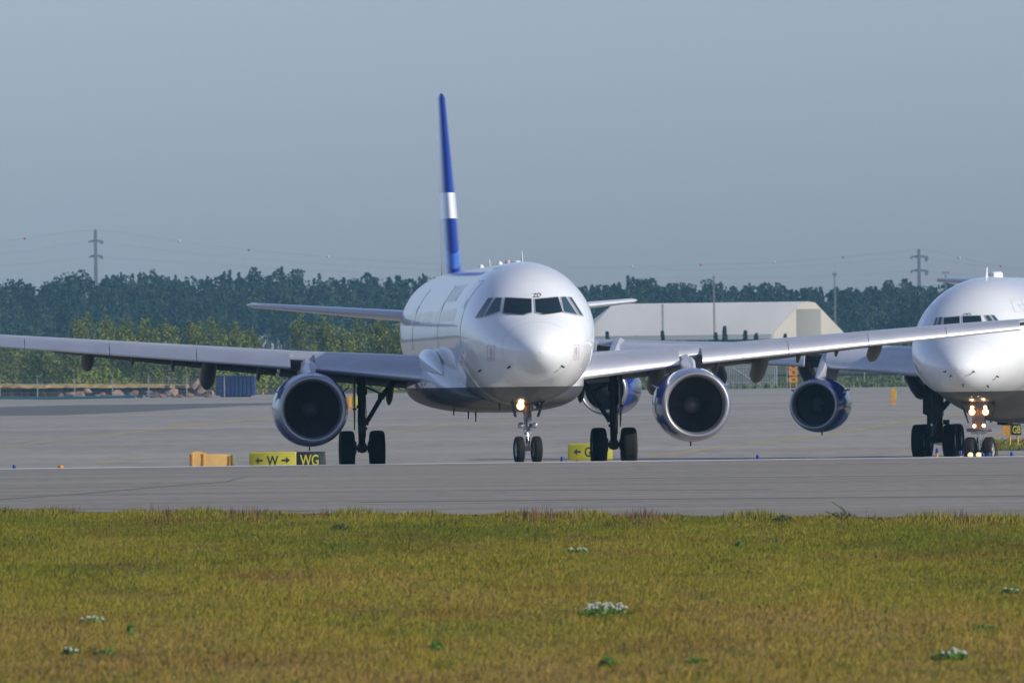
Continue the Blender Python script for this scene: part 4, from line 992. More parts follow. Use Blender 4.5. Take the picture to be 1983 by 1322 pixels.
# ------------------------------------------------------------------ far edge of the apron: fences, bank, rocks, bin
M['fence'] = pm('weathered fence steel', (.27, .28, .28), .6, metal=.2, noise=.2)
def fpost(name, h, parent, loc): return MB().box((0, 0, h / 2), (.13, .13, h)).box((0, -.12, h + .14), (.10, .10, .36), Matrix.Rotation(R(28), 3, 'X')).build(name, M['fence'], parent, loc=loc)
Y = 1225; p = base(180, Y); t = thing('perimeter_fence', p, 'fence of pale grey posts and thin wires along the far left apron edge', 'fence')
pxs = [-160, -72, 0, 73, 145, 218, 288, 362, 435]
xs_ = [at_y(a, 770, Y).x - p.x for a in pxs]
for k, x in enumerate(xs_): fpost('fence_post', 2.35 if k != 6 else 2.6, t, (x, 0, 0))
wr = MB()
for z in (.3, .8, 1.3, 1.8, 2.2): wr.tube((xs_[0], -.07, z), (xs_[-1], -.07, z), .012, .012, 4)
wr.build('fence_wire', M['fence'], t)
M['pipe'] = pm('teal pipe', (.02, .10, .13), .5)
q = at_y(130, 768, 1200)
pp = [at_y(a, b, 1205) for a, b in ((-160, 770), (0, 769.5), (100, 767), (180, 768), (262, 772))]
o = MB().path([(a.x - q.x, 0, gz(1205) + .28 + .06 * math.sin(i * 2)) for i, a in enumerate(pp)], .15, 10).build('ground_pipe', M['pipe'], loc=(q.x, 1205, 0)); tag(o, 'long teal pipe lying on the ground in front of the left fence', 'pipe')
M['straw'] = pm('straw coloured bank', (.34, .24, .09), .9, noise=.35, nscale=1.1)
M['bank_shade'] = pm('shaded bank soil', (.05, .04, .03), .95, noise=.4, nscale=.8)
# low bank: straw top, the shadow beneath put into the undercut face colour
Y = 1262; rr = []
for px_ in np.linspace(-200, 400, 60):
    a = at_y(px_, 748, Y); j = .12 * math.sin(px_ * .21) + .1 * math.sin(px_ * .57)
    z1 = at_y(px_, 745 , Y).z + j * .3; z0 = at_y(px_, 752, Y).z + j * .3
    rr.append([(a.x, Y + .5, -2.0), (a.x, Y + .3 + j, z0), (a.x, Y - .2 + j, z0 + .08), (a.x, Y + .1, z1), (a.x, Y + 3, z1 + .1), (a.x, Y + 9, -2.0)])
bk = MB().loft(rr); o = bk.build('earth_bank', [M['straw'], M['bank_shade']], sharp=None)
for pl in o.data.polygons:
    if pl.center.z < at_y(100, 752, Y).z + .05: pl.material_index = 1
tag(o, kind='structure')
M['rock'] = [pm('pinkish granite', (.27, .185, .15), .9, noise=.25, nscale=2, bump=.4), pm('grey granite', (.15, .13, .115), .9, noise=.3, nscale=2, bump=.4), pm('brown granite', (.19, .125, .085), .9, noise=.3, nscale=2, bump=.4)]
def boulder(px_, py_, wpx, hpx, k, Y, label):
    p = base(px_, Y); s_ = Y / F; p.z = max(at_y(px_, py_ + hpx / 2, Y).z, gz(Y) - .2)
    bm = bmesh.new(); bmesh.ops.create_icosphere(bm, subdivisions=2, radius=.5)
    rs = np.random.default_rng(int(px_ * 7 + py_))
    pl = [(Vector(rs.normal(0, 1, 3)).normalized(), rs.uniform(.17, .36)) for _ in range(9)]
    for v_ in bm.verts:
        for n2, d2 in pl:
            e = v_.co.dot(n2) - d2
            if e > 0: v_.co -= n2 * e
        v_.co = Vector((v_.co.x * wpx * s_ * 1.55, v_.co.y * wpx * s_ * 1.1, (v_.co.z + .30) * hpx * s_ * 1.6))
    me = bpy.data.meshes.new('boulder'); bm.to_mesh(me); bm.free(); me.materials.append(M['rock'][k])
    o = bpy.data.objects.new('boulder', me); COL.objects.link(o); o.location = p
    return tag(o, label, 'rock', 'granite boulders heaped in front of the bank')
ROCKS = [(120, 768, 18, 10, 0), (138, 762, 16, 9, 0), (158, 765, 20, 12, 0), (168, 758, 18, 10, 0), (190, 769, 15, 9, 1), (196, 764, 14, 8, 2), (214, 768, 14, 8, 1), (232, 766, 22, 17, 0), (250, 767, 20, 12, 1), (262, 762, 15, 10, 2), (276, 770, 16, 9, 1),
         (300, 766, 18, 11, 1), (315, 770, 17, 10, 2), (325, 763, 16, 9, 1), (338, 761, 17, 15, 0), (352, 769, 16, 9, 1), (366, 766, 18, 10, 2), (380, 742, 22, 16, 0), (392, 758, 16, 10, 0), (404, 770, 16, 9, 2), (345, 772, 14, 7, 2), (288, 760, 14, 8, 1), (410, 762, 12, 9, 0)]
POSTS = 'third fourth fifth sixth seventh'.split()
for i, (a, b, w_, h_, k) in enumerate(ROCKS):
    colr = ('pinkish', 'grey', 'brown')[k]; size = 'large' if w_ >= 20 else ('medium' if w_ >= 16 else 'small')
    row = 'upper' if b < 764 else 'lower'
    ranks = sorted(q[0] for q in ROCKS if q[4] == k and (q[1] < 764) == (b < 764))
    nth = ('first', 'second', 'third', 'fourth', 'fifth', 'sixth', 'seventh', 'eighth', 'ninth')[ranks.index(a)]
    boulder(a, b, w_, h_, k, 1240 + (765 - b) * .8, f'{size} {colr} boulder, {nth} from left among the {colr} ones of the {row} row')
M['bin'] = pm('dark blue container paint', (.008, .022, .10), .55, noise=.25, nscale=.8)
Y = 1232; p = base(458, Y); t = thing('skip_container', p, 'dark blue skip container standing by the far left fence', 'container'); u = Y / F; H = at_y(458, 726, Y).z - p.z; Wd = 74 * u
MB().loft([[(-Wd / 2 + k * .25, y, z) for y, z in ((-1.2, .15), (-1.2, H - .05), (1.2, H), (1.2, .15))] for k in (0, .02)] + [[(Wd / 2 - .02, y, z) for y, z in ((-1.2, .15), (-1.2, H - .12), (1.2, H - .1), (1.2, .15))], [(Wd / 2 + .12, y, z) for y, z in ((-1.1, .4), (-1.1, H - .6), (1.1, H - .6), (1.1, .4))]]).build('container_body', M['bin'], t)
for k in range(9): MB().box((-Wd / 2 + .3 + k * (Wd - .6) / 8, -1.24, H * .5), (.10, .08, H - .5)).build('rib', M['bin'], t)
MB().box((0, -1.25, H - .14), (Wd - .1, .12, .12)).build('top_rail', M['bin'], t); MB().box((0, 0, .08), (Wd * .8, 1.6, .14)).build('skid', M['black'], t)

# right: picket fence, posts with a cross rail, grass bank
Y = 1296; p = base(1450, Y); p.z = gz(Y); t = thing('picket_fence', p, 'pale metal picket gate fence on the grass strip behind the right engine', 'fence'); u = Y / F
zt_ = at_y(1450, 704, Y).z - p.z
pk = MB()
for k in range(34):
    x = (-58 + k * 3.3) * u; pk.box((x, 0, zt_ * .5), (.07, .06, zt_ * (.98 + .02 * (k % 2))))
pk.build('pickets', M['steel'], t); MB().box((0, .06, zt_ * .25), (112 * u, .05, .08)).box((0, .06, zt_ * .85), (112 * u, .05, .08)).build('fence_rail', M['steel'], t)
MB().tube((-30 * u, -.06, zt_ * .85), (26 * u, -.06, zt_ * .1), .05).build('diagonal_brace', M['steel'], t)
for x in (-58, 56): MB().box((x * u, 0, zt_ * .52), (.16, .16, zt_ * 1.04)).build('fence_post', M['steel'], t)
Y = 1300; p = base(1620, Y); p.z = gz(Y); t = thing('perimeter_fence', p, 'fence of thin pale posts with one dark cross rail, along the right grass bank', 'fence'); u = Y / F
for x in (1502, 1526, 1601, 1676, 1751, 1826, 1901, 1976, 2051): fpost('fence_post', zt_ * .95, t, ((x - 1620) * u, 0, 0))
MB().box((15 * u, .1, zt_ * .5), (440 * u, .1, .22)).build('cross_rail', M['black'], t)
M['bank_green'] = noise_ground('verge grass', [(.3, (.035, .06, .015)), (.7, (.075, .10, .025))], (.15, .1))
n_ = 26000; x = RNG.uniform(-5, 130, n_); y = RNG.uniform(1293, 1420, n_)
P = np.stack([x, y, np.array([gz(q) for q in y]) - .03], 1)
M['verge'] = pm('verge grass blades', (.075, .105, .028), .8, noise=.45, nscale=.12)
tag(blade_mesh('verge_grass', P, RNG.uniform(.25, .75, n_), RNG.uniform(.25, .5, n_), .6, M['verge']), 'green rough grass on the bank beyond the right apron edge', 'grass', kind='stuff')
n_ = 9000; x = RNG.uniform(-130, -30, n_); y = RNG.uniform(1293, 1330, n_)
P = np.stack([x, y, np.array([gz(q) for q in y]) - .03], 1)
tag(blade_mesh('dry_verge_grass', P, RNG.uniform(.2, .7, n_), RNG.uniform(.2, .4, n_), .6, pm('dry verge blades', (.20, .16, .06), .85, noise=.5, nscale=.1)), 'dry yellow grass between the rocks and bushes on the left', 'grass', kind='stuff')

# ------------------------------------------------------------------ white storage hall
M['hall'] = pm('off white tent cloth', (.64, .62, .595), .7, noise=.06, nscale=.15)
M['gable_sunlit'] = pm('sunlit gable cloth', (.62, .57, .48), .7, noise=.05, nscale=.2)  # warm sunlight on the gable put into the cloth colour
M['hall_door'] = pm('grey hall door', (.36, .35, .30), .6)
M['hall_base'] = pm('grey plinth', (.30, .32, .33), .8)
YH = 1750; uh = YH / F
pc = at_y(1385, 655, YH); zb_ = at_y(1500, 656, YH).z; t = thing('storage_hall', (pc.x, YH, zb_), 'long off white tent hall with sun warmed gable and grey door', 'building')
ang = R(17)
x_l = at_y(1143, 640, YH).x; x_g = at_y(1497, 640, YH).x; x_r = at_y(1632, 640, YH).x
zr = at_y(1450, 585, YH).z - zb_; zw = at_y(1500, 645, YH).z - zb_
Wg = (x_r - x_g) / math.cos(ang) * 1.02; Lh = 38.0
# local frame: gable corner nearest the camera at the origin g0, long wall runs left, gable runs right and back
g0 = Vector((x_g - pc.x, 0, 0)); e1 = Vector((-1, .06, 0)).normalized(); e2 = Vector((math.cos(ang), math.sin(ang), 0))
Lh = (x_g - x_l) / abs(e1.x) + 5.5
prof = [(0, 0), (0, zw), (.30 * Wg * .42 / .3, zr * .93), (.5 * Wg, zr), (Wg * .63, zr * .93), (Wg, zw), (Wg, 0)]
prof = [(0, 0), (0, zw), (.40 * Wg, zr * .97), (.5 * Wg, zr), (.60 * Wg, zr * .97), (Wg, zw), (Wg, 0)]
def hp(a, b, z): q = g0 + e1 * a + e2 * b; return (q.x, q.y, z)
rr = [[hp(a, b, z) for b, z in prof] for a in np.linspace(0, Lh - 4.5, 12)] + [[hp(Lh, Wg * .5 + (b - Wg * .5) * .80, z if z == 0 else z * .45) for b, z in prof]]
hall = MB().loft(rr, cap=False).build('roof_cloth', M['hall'], t, sharp=30)
MB().add([hp(-.02, b, z) for b, z in prof], [tuple(range(7))]).build('gable_wall', M['gable_sunlit'], t, fix=True)
MB().add([hp(Lh + .02, Wg * .5 + (b - Wg * .5) * .80, z * .45) for b, z in prof], [tuple(range(7))]).build('end_wall', M['hall'], t)
d0, d1 = Wg * .33, Wg * .66
MB().loft([[hp(-.25, b, z) for b, z in ((d0, 0), (d1, 0), (d1, zr * .80), (d0, zr * .80))], [hp(.1, b, z) for b, z in ((d0, 0), (d1, 0), (d1, zr * .80), (d0, zr * .80))]]).build('hall_door', M['hall_door'], t)
MB().loft([[hp(a, -.12, z) for z in (0, .8)] + [hp(a, .05, z) for z in (.8, 0)] for a in (.3, Lh - 4.6)]).build('plinth', M['hall_base'], t)
sm = MB()
for a in (Lh * .63, Lh * .27):
    sm.path([hp(a, -.03, 0), hp(a, -.03, zw)], .06, 5)
sm.build('cloth_seam', M['hall_base'], t)

# ------------------------------------------------------------------ masts, pylons, power lines
M['mast'] = pm('grey lattice steel', (.20, .21, .23), .6)
def mast(px_, ytop, Y, label, head):
    z0 = gz(Y); p = at_y(px_, 600, Y); h = at_y(px_, ytop, Y).z - z0; u = Y / F
    t = thing('light_mast', (p.x, Y, z0), label, 'mast', 'tall lighting masts beyond the apron'); g = MB()
    w = 1.5 * u
    for sx in (-1, 1):
        for sy in (-1, 1): g.tube((sx * w, sy * w, 0), (sx * w * .8, sy * w * .8, h), .06, .05, 5)
    k = 0; z = 0
    while z < h - w * 3:
        g.tube((-w, -w, z), (w, -w, z + w * 3), .04, .04, 4); g.tube((w, -w, z), (-w, -w, z + w * 3), .04, .04, 4); z += w * 3
    g.build('mast_frame', M['mast'], t)
    if head == 'T': MB().box((0, 0, h), (13 * u, .2, .18)).box((-5 * u, 0, h - .2), (3 * u, .4, .3)).box((5 * u, 0, h - .2), (3 * u, .4, .3)).build('lamp_head', M['mast'], t)
    elif head == 'box': MB().box((0, 0, h - .2), (9 * u, .8, 4 * u)).box((0, 0, h - 6 * u), (6 * u, .6, 2 * u)).build('lamp_head', M['mast'], t)
    else: MB().tube((0, 0, h), (0, 0, h + 3 * u), .06).box((0, 0, h - .1), (6 * u, .4, 1.5 * u)).build('lamp_head', M['mast'], t)
mast(1383, 535, 1690, 'thin lattice mast standing in front of the white hall', 'rod')
mast(1617, 528, 2150, 'lighting mast with boxy head, right of the white hall', 'box')
mast(1832, 527, 2150, 'lighting mast with T shaped head beside the wide airliner crown', 'T')
mast(1283, 590, 1735, 'short thin mast near the middle of the white hall wall', 'rod')

M['pylon'] = pm('weathered pylon steel', (.15, .16, .185), .7)
def pylon(px_, ytop, Y, label, arms, loops):
    z0 = gz(Y); p = at_y(px_, 560, Y); u = Y / F; h = at_y(px_, ytop, Y).z - z0
    t = thing('power_pylon', (p.x, Y, z0), label, 'pylon', 'lattice power pylons behind the forest'); g = MB()
    def wz(z): return (5.2 - 3.2 * min(z / (h * .8), 1)) * u * .8
    zs = [0]; 
    while zs[-1] < h - .5: zs.append(min(zs[-1] + max(wz(zs[-1]) * 2.0, 1.6), h))
    for a, b in zip(zs[:-1], zs[1:]):
        for sx in (-1, 1):
            for sy in (-1, 1): g.tube((sx * wz(a), sy * wz(a), a), (sx * wz(b), sy * wz(b), b), .30, .30, 4)
            g.tube((sx * wz(a), -wz(a), a), (-sx * wz(b), -wz(b), b), .2, .2, 4); g.tube((-wz(a), sx * wz(a), a), (-wz(b), -sx * wz(b), b), .2, .2, 4)
        g.tube((-wz(b), -wz(b), b), (wz(b), -wz(b), b), .2, .2, 4)
    g.tube((0, 0, h), (0, 0, h + 2 * u), .15)
    g.build('lattice_tower', M['pylon'], t)
    for ya, wa in arms:
        z = at_y(px_, ya, Y).z - z0; a = MB()
        for s_ in (-1, 1):
            L = wa * u * (1 if s_ > 0 else .85)
            a.tube((0, 0, z + 2.2 * u), (s_ * L, 0, z), .25, .25, 4).tube((0, 0, z - .4 * u), (s_ * L, 0, z), .28, .28, 4)
            for k in (.35, .7): a.tube((s_ * L * k, 0, z - .3 * u * (1 - k)), (s_ * L * k, 0, z + 2.2 * u * (1 - k)), .09, .09, 4)
        a.build('cross_arm', M['pylon'], t)
        for s_ in (-1, 1):
            L = wa * u * (1 if s_ > 0 else .85)
            pts = [(s_ * L * (1 - .25 * k), 0, z - loops * u * math.sin(k * math.pi) - .2 * u) for k in np.linspace(0, 1, 6)] if s_ > 0 else [(s_ * L, 0, z), (s_ * L, 0, z - loops * .5 * u)]
            MB().path(pts, .30, 5).build('insulator', M['pylon'], t)
    return p
pylon(186, 444, 2900, 'tall power pylon rising above the forest at the left', [(467, 14), (496, 13)], 5)
pylon(1780, 483, 2900, 'tall power pylon rising above the forest at the right', [(497, 17), (524, 17)], 9)
# wires and marker balls
Yw = 2900; M['wire'] = pm('power cable', (.16, .17, .19), .6)
M['ball_red'] = pm('red marker ball', (.50, .12, .10), .6); M['ball_white'] = pm('white marker ball', (.55, .55, .53), .6)
def curve_wire(pts, Y, label, r=.03):
    P = [at_y(a, b, Y) for a, b in pts]; o_ = P[0]; Q = []
    for i in range(len(P) - 1):
        p0 = P[max(i - 1, 0)]; p3 = P[min(i + 2, len(P) - 1)]
        for k in range(10):
            s_ = k / 10; Q.append(.5 * ((2 * P[i]) + (P[i + 1] - p0) * s_ + (2 * p0 - 5 * P[i] + 4 * P[i + 1] - p3) * s_ * s_ + (3 * P[i] - p0 - 3 * P[i + 1] + p3) * s_ ** 3))
    Q.append(P[-1])
    tag(MB().path([q - o_ for q in Q], r, 4).build('power_line', M['wire'], loc=o_), label, 'cable', 'power lines strung between the pylons')
curve_wire([(-90, 482), (48, 462), (185, 446), (347, 467), (482, 484), (635, 497), (800, 509), (1000, 517), (1224, 516), (1357, 513), (1499, 508), (1633, 498), (1780, 484), (1858, 499), (1938, 515), (2080, 535)], Yw, 'topmost power line carrying the marker balls')
curve_wire([(-90, 500), (40, 488), (174, 470), (340, 487), (520, 504), (700, 516), (900, 525)], Yw - 6, 'upper thin cable on the left pylon arms', .025)
curve_wire([(-90, 520), (40, 512), (174, 499), (330, 506), (520, 519), (700, 527)], Yw - 6, 'lower thin cable on the left pylon arms', .025)
curve_wire([(1150, 520), (1400, 521), (1600, 512), (1764, 499), (1880, 512), (2050, 535)], Yw - 6, 'upper thin cable on the right pylon arms', .025)
curve_wire([(1250, 538), (1480, 537), (1640, 533), (1764, 526), (1880, 534), (2050, 555)], Yw - 6, 'lower thin cable on the right pylon arms', .025)
for a, b, c_, lab in ((48, 462, 'red', 'red marker ball on the power line left of the left pylon'), (347, 467, 'white', 'white marker ball next right of the left pylon'), (482, 484, 'red', 'red marker ball between two white ones on the left'), (635, 497, 'white', 'white marker ball on the line left of the tail fin'),
                     (1224, 516, 'white', 'white marker ball just right of the airliner nose, above the trees'), (1357, 513, 'red', 'red marker ball above the left half of the white hall'), (1499, 508, 'white', 'white marker ball above the right half of the white hall'), (1633, 498, 'red', 'red marker ball next left of the right pylon'),
                     (1858, 499, 'white', 'white marker ball next right of the right pylon'), (1938, 515, 'red', 'red marker ball above the wide airliner crown')):
    o = MB().lathe([(.001, -.34), (.18, -.29), (.31, -.15), (.34, 0), (.31, .15), (.18, .29), (.001, .34)], (0, 0, 0), 'Z', 14).lathe([(.345, -.04), (.36, 0), (.345, .04)], (0, 0, 0), 'Z', 14).build('marker_ball', M['ball_' + c_], loc=at_y(a, b, Yw)); tag(o, lab, 'marker ball', 'aviation marker balls on the power line')

# ------------------------------------------------------------------ trees
def leaf_mat(name, a, b_, scale):
    m, n, l, b = nm(name)
    tc = n.new('ShaderNodeNewGeometry'); t = n.new('ShaderNodeTexNoise'); t.inputs['Scale'].default_value = scale; t.inputs['Detail'].default_value = 3
    l.new(tc.outputs['Position'], t.inputs['Vector'])
    s = math_node(n, l, 'ADD', math_node(n, l, 'MULTIPLY', t.outputs['Fac'], 1.2), math_node(n, l, 'MULTIPLY', tc.outputs['Random Per Island'], .5))
    s = math_node(n, l, 'SUBTRACT', s, .35)
    c = mix_node(n, l, s, a, b_); l.new(c, b.inputs['Base Color']); b.inputs['Roughness'].default_value = .7; b.inputs['Specular IOR Level'].default_value = .2
    return m
M['conifer'] = leaf_mat('spruce and pine needles', (.008, .022, .016), (.026, .050, .026), .12)
M['birch'] = leaf_mat('far broadleaf foliage', (.022, .045, .018), (.055, .085, .03), .15)
M['bush'] = leaf_mat('willow and birch foliage', (.035, .070, .006), (.27, .28, .028), .26)
M['trunk'] = pm('bark', (.10, .08, .06), .9, noise=.3)
def leaves(P, size, nrm_up=.3):
    """square-ish leaf clumps at P (N,3): returns verts (4N,3)"""
    N = len(P); d = RNG.normal(0, 1, (N, 3)); d[:, 2] += nrm_up; d /= np.linalg.norm(d, axis=1)[:, None]
    r = RNG.normal(0, 1, (N, 3)); u = np.cross(d, r); u /= np.linalg.norm(u, axis=1)[:, None]; w = np.cross(d, u)
    s_ = (size * RNG.uniform(.5, 1.4, N))[:, None]
    return np.stack([P - u * s_ * .5, P - w * s_ * .32, P + u * s_ * .5, P + w * s_ * .32], 1)
def quads_obj(name, V, mat, parent=None, loc=None):
    N = len(V); me = bpy.data.meshes.new(name); me.vertices.add(4 * N); me.loops.add(4 * N); me.polygons.add(N)
    me.vertices.foreach_set('co', V.reshape(-1).astype(np.float32)); me.loops.foreach_set('vertex_index', np.arange(4 * N, dtype=np.int32))
    me.polygons.foreach_set('loop_start', np.arange(0, 4 * N, 4, dtype=np.int32)); me.polygons.foreach_set('loop_total', np.full(N, 4, dtype=np.int32))
    me.update(calc_edges=True); me.materials.append(mat)
    o = bpy.data.objects.new(name, me); COL.objects.link(o)
    if parent: o.parent = parent
    if loc is not None: o.location = loc
    return o
def conifer_pts(h, w, n_, kind):
    """points of a crown; spruce: cone of drooping tiers, pine: rounded top on a bare stem, broad: several lumps"""
    if kind == 'spruce':
        t = RNG.uniform(0, 1, n_) ** .75; z = h * (.08 + .92 * t); tier = .75 + .25 * np.sin(t * 34 + RNG.uniform(0, 6))
        r = w * (1 - t) ** .9 * tier * np.sqrt(RNG.uniform(.25, 1, n_)) + .12
    elif kind == 'pine':
        t = RNG.uniform(0, 1, n_); z = h * (.42 + .58 * t); r = w * np.sin(np.clip(t * .85 + .12, 0, 1) * math.pi) ** .7 * np.sqrt(RNG.uniform(.15, 1, n_)) * (.8 + .35 * np.sin(t * 17 + RNG.uniform(0, 6)))
    else:
        k = 9; cz = RNG.uniform(.35, .92, k) * h; ca = RNG.uniform(0, 6.28, k); cr = w * .55 * (1.1 - cz / h); i = RNG.integers(0, k, n_)
        d = RNG.normal(0, 1, (n_, 3)); d /= np.linalg.norm(d, axis=1)[:, None]; d *= (w * .52 * RNG.uniform(.3, 1, n_) ** .4)[:, None]
        return np.stack([cr[i] * np.cos(ca[i]) + d[:, 0], cr[i] * np.sin(ca[i]) + d[:, 1], cz[i] + d[:, 2] * 1.2], 1)
    a = RNG.uniform(0, 6.28, n_); return np.stack([r * np.cos(a), r * np.sin(a), z], 1)
# forest: one far mass; the skyline follows the photograph
sky_x = [-400, 0, 60, 80, 95, 140, 180, 275, 315, 400, 450, 500, 560, 640, 700, 770, 850, 1000, 1130, 1180, 1240, 1300, 1380, 1470, 1520, 1650, 1750, 1850, 2000, 2400]
sky_y = [540, 537, 531, 545, 529, 524, 522, 514, 517, 526, 518, 513, 519, 525, 529, 525, 527, 534, 540, 541, 527, 546, 539, 541, 547, 549, 543, 546, 548, 550]
V1, V2, TR = [], [], MB()
for row, (Yr, frac, step) in enumerate(((2250, .66, 3.6), (2300, .80, 3.2), (2350, .90, 2.8), (2400, .95, 2.4), (2445, .965, 2.2), (2490, .97, 2.2), (2540, 1.0, 3.2))):
    x = -185.0
    while x < 185:
        xx_ = x + random.uniform(-1.6, 1.6); yy_ = Yr + random.uniform(-22, 22); px_ = W0 / 2 + xx_ / yy_ * F
        z0 = gz(yy_) - .5; ztop = at_y(px_, np.interp(px_, sky_x, sky_y), yy_).z
        h = (ztop - z0) * frac * random.choice((.90, .93, .95, .97, .99, 1.01, 1.04)) * random.uniform(.97, 1.02)
        u_ = random.random()
        if row < 5 and u_ < (.34 if row < 2 else .20): kind, w, n_ = 'broad', random.uniform(3.4, 5.4), 340; h *= random.uniform(.65, .95)
        elif u_ < .56: kind, w, n_ = 'spruce', random.uniform(2.6, 4.4), 320; h *= random.uniform(.90, .985)
        else: kind, w, n_ = 'pine', random.uniform(3.0, 5.2), 360; h *= random.uniform(.94, 1.0)
        cp = conifer_pts(h, w, n_, kind); L = leaves(cp + np.array([xx_, yy_, z0]), 1.15 - .40 * np.clip(cp[:, 2] / h, 0, 1) ** 2)
        (V2 if kind == 'broad' else V1).append(L)
        TR.tube((xx_, yy_, z0), (xx_, yy_, z0 + h * .9), .22, .06, 5)
        x += step * random.uniform(.7, 1.3)
nV1, nV2 = sum(map(len, V1)), sum(map(len, V2))
fo = quads_obj('forest', np.concatenate(V1 + V2), M['conifer']); fo.data.materials.append(M['birch']); fo.data.materials.append(M['trunk'])
fo.data.polygons.foreach_set('material_index', np.concatenate([np.zeros(nV1, np.int32), np.ones(nV2, np.int32)]))
bm = bmesh.new(); bm.from_mesh(fo.data); tm_ = bpy.data.meshes.new('t'); tm_.from_pydata(TR.v, [], TR.f); tm_.polygons.foreach_set('material_index', [2] * len(TR.f)); bm.from_mesh(tm_); bm.to_mesh(fo.data); bm.free()
tag(fo, 'far dark blue green forest of spruce and pine along the horizon', 'forest', kind='stuff')

BUSH = [(-60, 640, 80), (20, 664, 74), (85, 672, 70), (135, 668, 60), (168, 613, 56), (205, 618, 56), (244, 620, 54), (284, 619, 52), (322, 624, 54), (370, 628, 40), (410, 622, 58), (456, 625, 52), (486, 640, 44), (582, 613, 46), (626, 618, 52), (662, 640, 44), (690, 622, 54), (735, 620, 54), (772, 634, 50)]
where = ['at the left picture edge', 'under the left wing tip side, nearest the picture edge', 'second from the left under the wing', 'third from the left under the wing', 'tallest of the left row, first above the wing', 'second above the left wing', 'third above the left wing', 'fourth above the left wing', 'fifth above the left wing, right end of the close row', 'narrow one right of the bare soil gap', 'wide dark one standing apart above the wing', 'pale one right of the dark one', 'low one before the second soil gap', 'pointed one above the left engine', 'round one above the left engine pylon', 'low one between taller ones above the inner wing', 'broad one above the inner left wing', 'bright one near the airliner flank', 'one touching the airliner flank']
for i, (bx, by, bw) in enumerate(BUSH):
    Y = 1400 + 28 * math.sin(i * 1.7); u = Y / F; z0 = gz(Y) - .2; p = at_y(bx, 640, Y); h = at_y(bx, by, Y).z - z0; w = bw * u * .68
    t = thing('birch_tree', (p.x, Y, z0), 'leafy yellow green young birch, ' + where[i], 'tree', 'young birches along the far left apron edge')
    k = 40; cz = RNG.uniform(.06, .88, k); cr = w * (1.25 - cz ** 2 * .85) * RNG.uniform(.15, 1, k); ca = RNG.uniform(0, 6.28, k)
    n_ = 4200; ii = RNG.integers(0, k, n_); d = RNG.normal(0, 1, (n_, 3)); d /= np.linalg.norm(d, axis=1)[:, None]; d *= (w * .36 * RNG.uniform(.2, 1, n_) ** .45)[:, None]
    Pt = np.stack([cr[ii] * np.cos(ca[ii]) + d[:, 0], cr[ii] * np.sin(ca[ii]) + d[:, 1], np.clip(cz[ii] * h + d[:, 2] * 1.7, .1, h)], 1)
    tip = np.stack([RNG.normal(0, w * .13, 130), RNG.normal(0, w * .13, 130), h * RNG.uniform(.80, 1.06, 130)], 1)
    quads_obj('crown', leaves(np.concatenate([Pt, tip]), .30), M['bush'], t)
    tr = MB().tube((0, 0, 0), (0, 0, h * .55), .13, .08, 7).tube((0, 0, h * .55), (.1, 0, h * .93), .08, .03, 6)
    for q in range(5):
        a = random.uniform(0, 6.28); zq = h * random.uniform(.2, .6); tr.tube((0, 0, zq), (w * .7 * math.cos(a), w * .7 * math.sin(a), zq + h * .2), .05, .02, 5)
    tr.build('trunk', M['trunk'], t)
FIRS = [(1403, 632, 16, 'small dark fir in front of the hall near the lattice mast'), (1386, 644, 14, 'low dark fir at the foot of the lattice mast'), (1443, 640, 13, 'dark fir before the hall right of the mast'), (1464, 646, 12, 'low fir just right of another in front of the hall'), (1520, 648, 10, 'tiny fir at the gable corner of the hall'), (1283, 641, 8, 'tiny fir before the left part of the hall'), (1176, 642, 7, 'tiny fir close to the airliner nose')]
for bx, by, bw, lab in FIRS:
    Y = 1690; u = Y / F; z0 = gz(Y) - .3; p = at_y(bx, 640, Y); h = at_y(bx, by, Y).z - z0
    t = thing('fir_tree', (p.x, Y, z0), lab, 'tree', 'small firs in front of the white hall')
    quads_obj('crown', leaves(conifer_pts(h, bw * u * .6, 320, 'spruce'), .5), M['conifer'], t); MB().tube((0, 0, 0), (0, 0, h * .9), .08, .03, 6).build('trunk', M['trunk'], t)
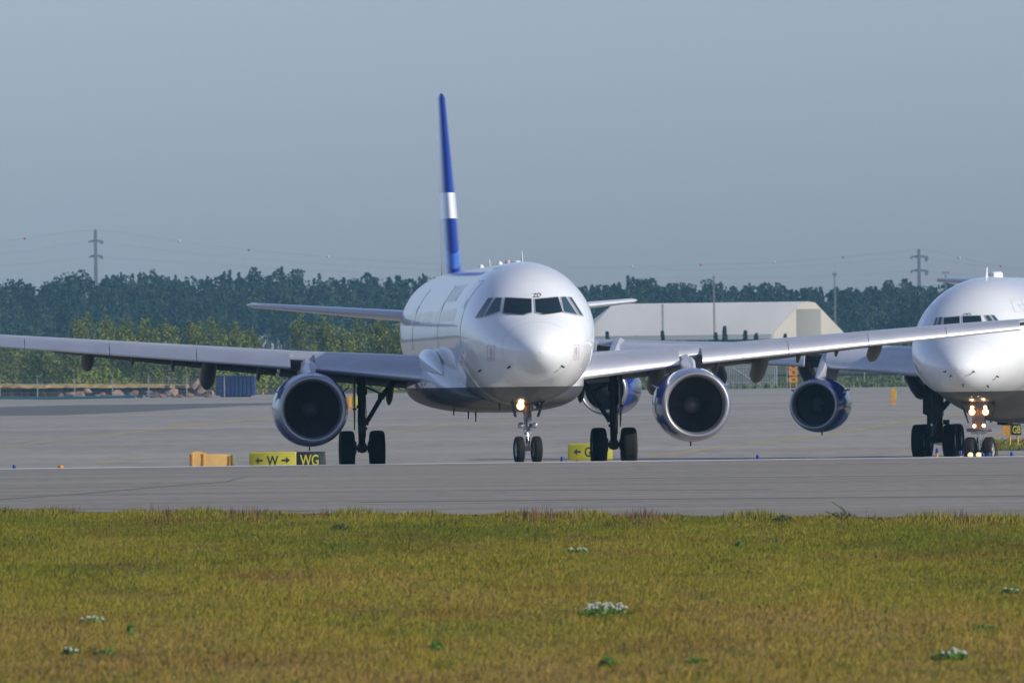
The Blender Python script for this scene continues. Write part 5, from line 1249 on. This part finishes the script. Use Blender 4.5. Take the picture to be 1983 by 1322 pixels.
n_ = 900; x = RNG.uniform(-95, -6, n_); y = RNG.uniform(1325, 1390, n_); hh_ = RNG.uniform(1.0, 4.2, n_) * (.55 + .45 * np.sin(x * .35 + 1))
P = np.stack([x, y, np.array([gz(q) for q in y]) + np.maximum(hh_, .6) * .45], 1)
Q = np.repeat(P, 40, 0); d = RNG.normal(0, 1, (len(Q), 3)); d /= np.linalg.norm(d, axis=1)[:, None]
Q = Q + d * np.stack([np.full(len(Q), 1.3), np.full(len(Q), 1.3), np.repeat(np.maximum(hh_, .6) * .55, 40)], 1) * (RNG.uniform(.2, 1, len(Q)) ** .4)[:, None]
tag(quads_obj('shrubbery', leaves(Q, .42), M['bush']), 'dense green shrubs filling the foot of the birch row on the left', 'shrubs', kind='stuff')
# scrub covering the slopes behind the right apron edge and below the forest
n_ = 7000; x = RNG.uniform(-150, 170, n_); y = RNG.uniform(1500, 2230, n_); keep = (y > 1800) | (x > 62) | (x < -10)
P = np.stack([x, y, np.array([gz(q) for q in y])], 1)[keep]
Q = np.repeat(P, 9, 0) + RNG.normal(0, .8, (len(P) * 9, 3)) * np.array([1, 1, .55])
tag(quads_obj('scrub', leaves(Q, .8), leaf_mat('scrub leaves', (.035, .06, .022), (.085, .10, .03), .05)), 'low green scrub covering the rising ground before the forest', 'scrub', kind='stuff')

# ------------------------------------------------------------------ haze
hz = MB().add([(x, y, z) for z in (-4, 48) for y in (-60, 3060) for x in (-1500, 1500)], [(0, 2, 3, 1), (4, 5, 7, 6), (0, 1, 5, 4), (2, 6, 7, 3), (0, 4, 6, 2), (1, 3, 7, 5)])
hm = bpy.data.materials.new('haze'); hm.use_nodes = True; hn = hm.node_tree; hn.nodes.remove(hn.nodes['Principled BSDF'])
pv = hn.nodes.new('ShaderNodeVolumePrincipled'); pv.inputs['Color'].default_value = (.33, .72, 1.0, 1); pv.inputs['Density'].default_value = .000085; pv.inputs['Anisotropy'].default_value = -.4
hn.links.new(pv.outputs[0], hn.nodes['Material Output'].inputs['Volume'])
tag(hz.build('haze', hm, sharp=None), 'pale blue haze in the distance', 'haze', kind='stuff')
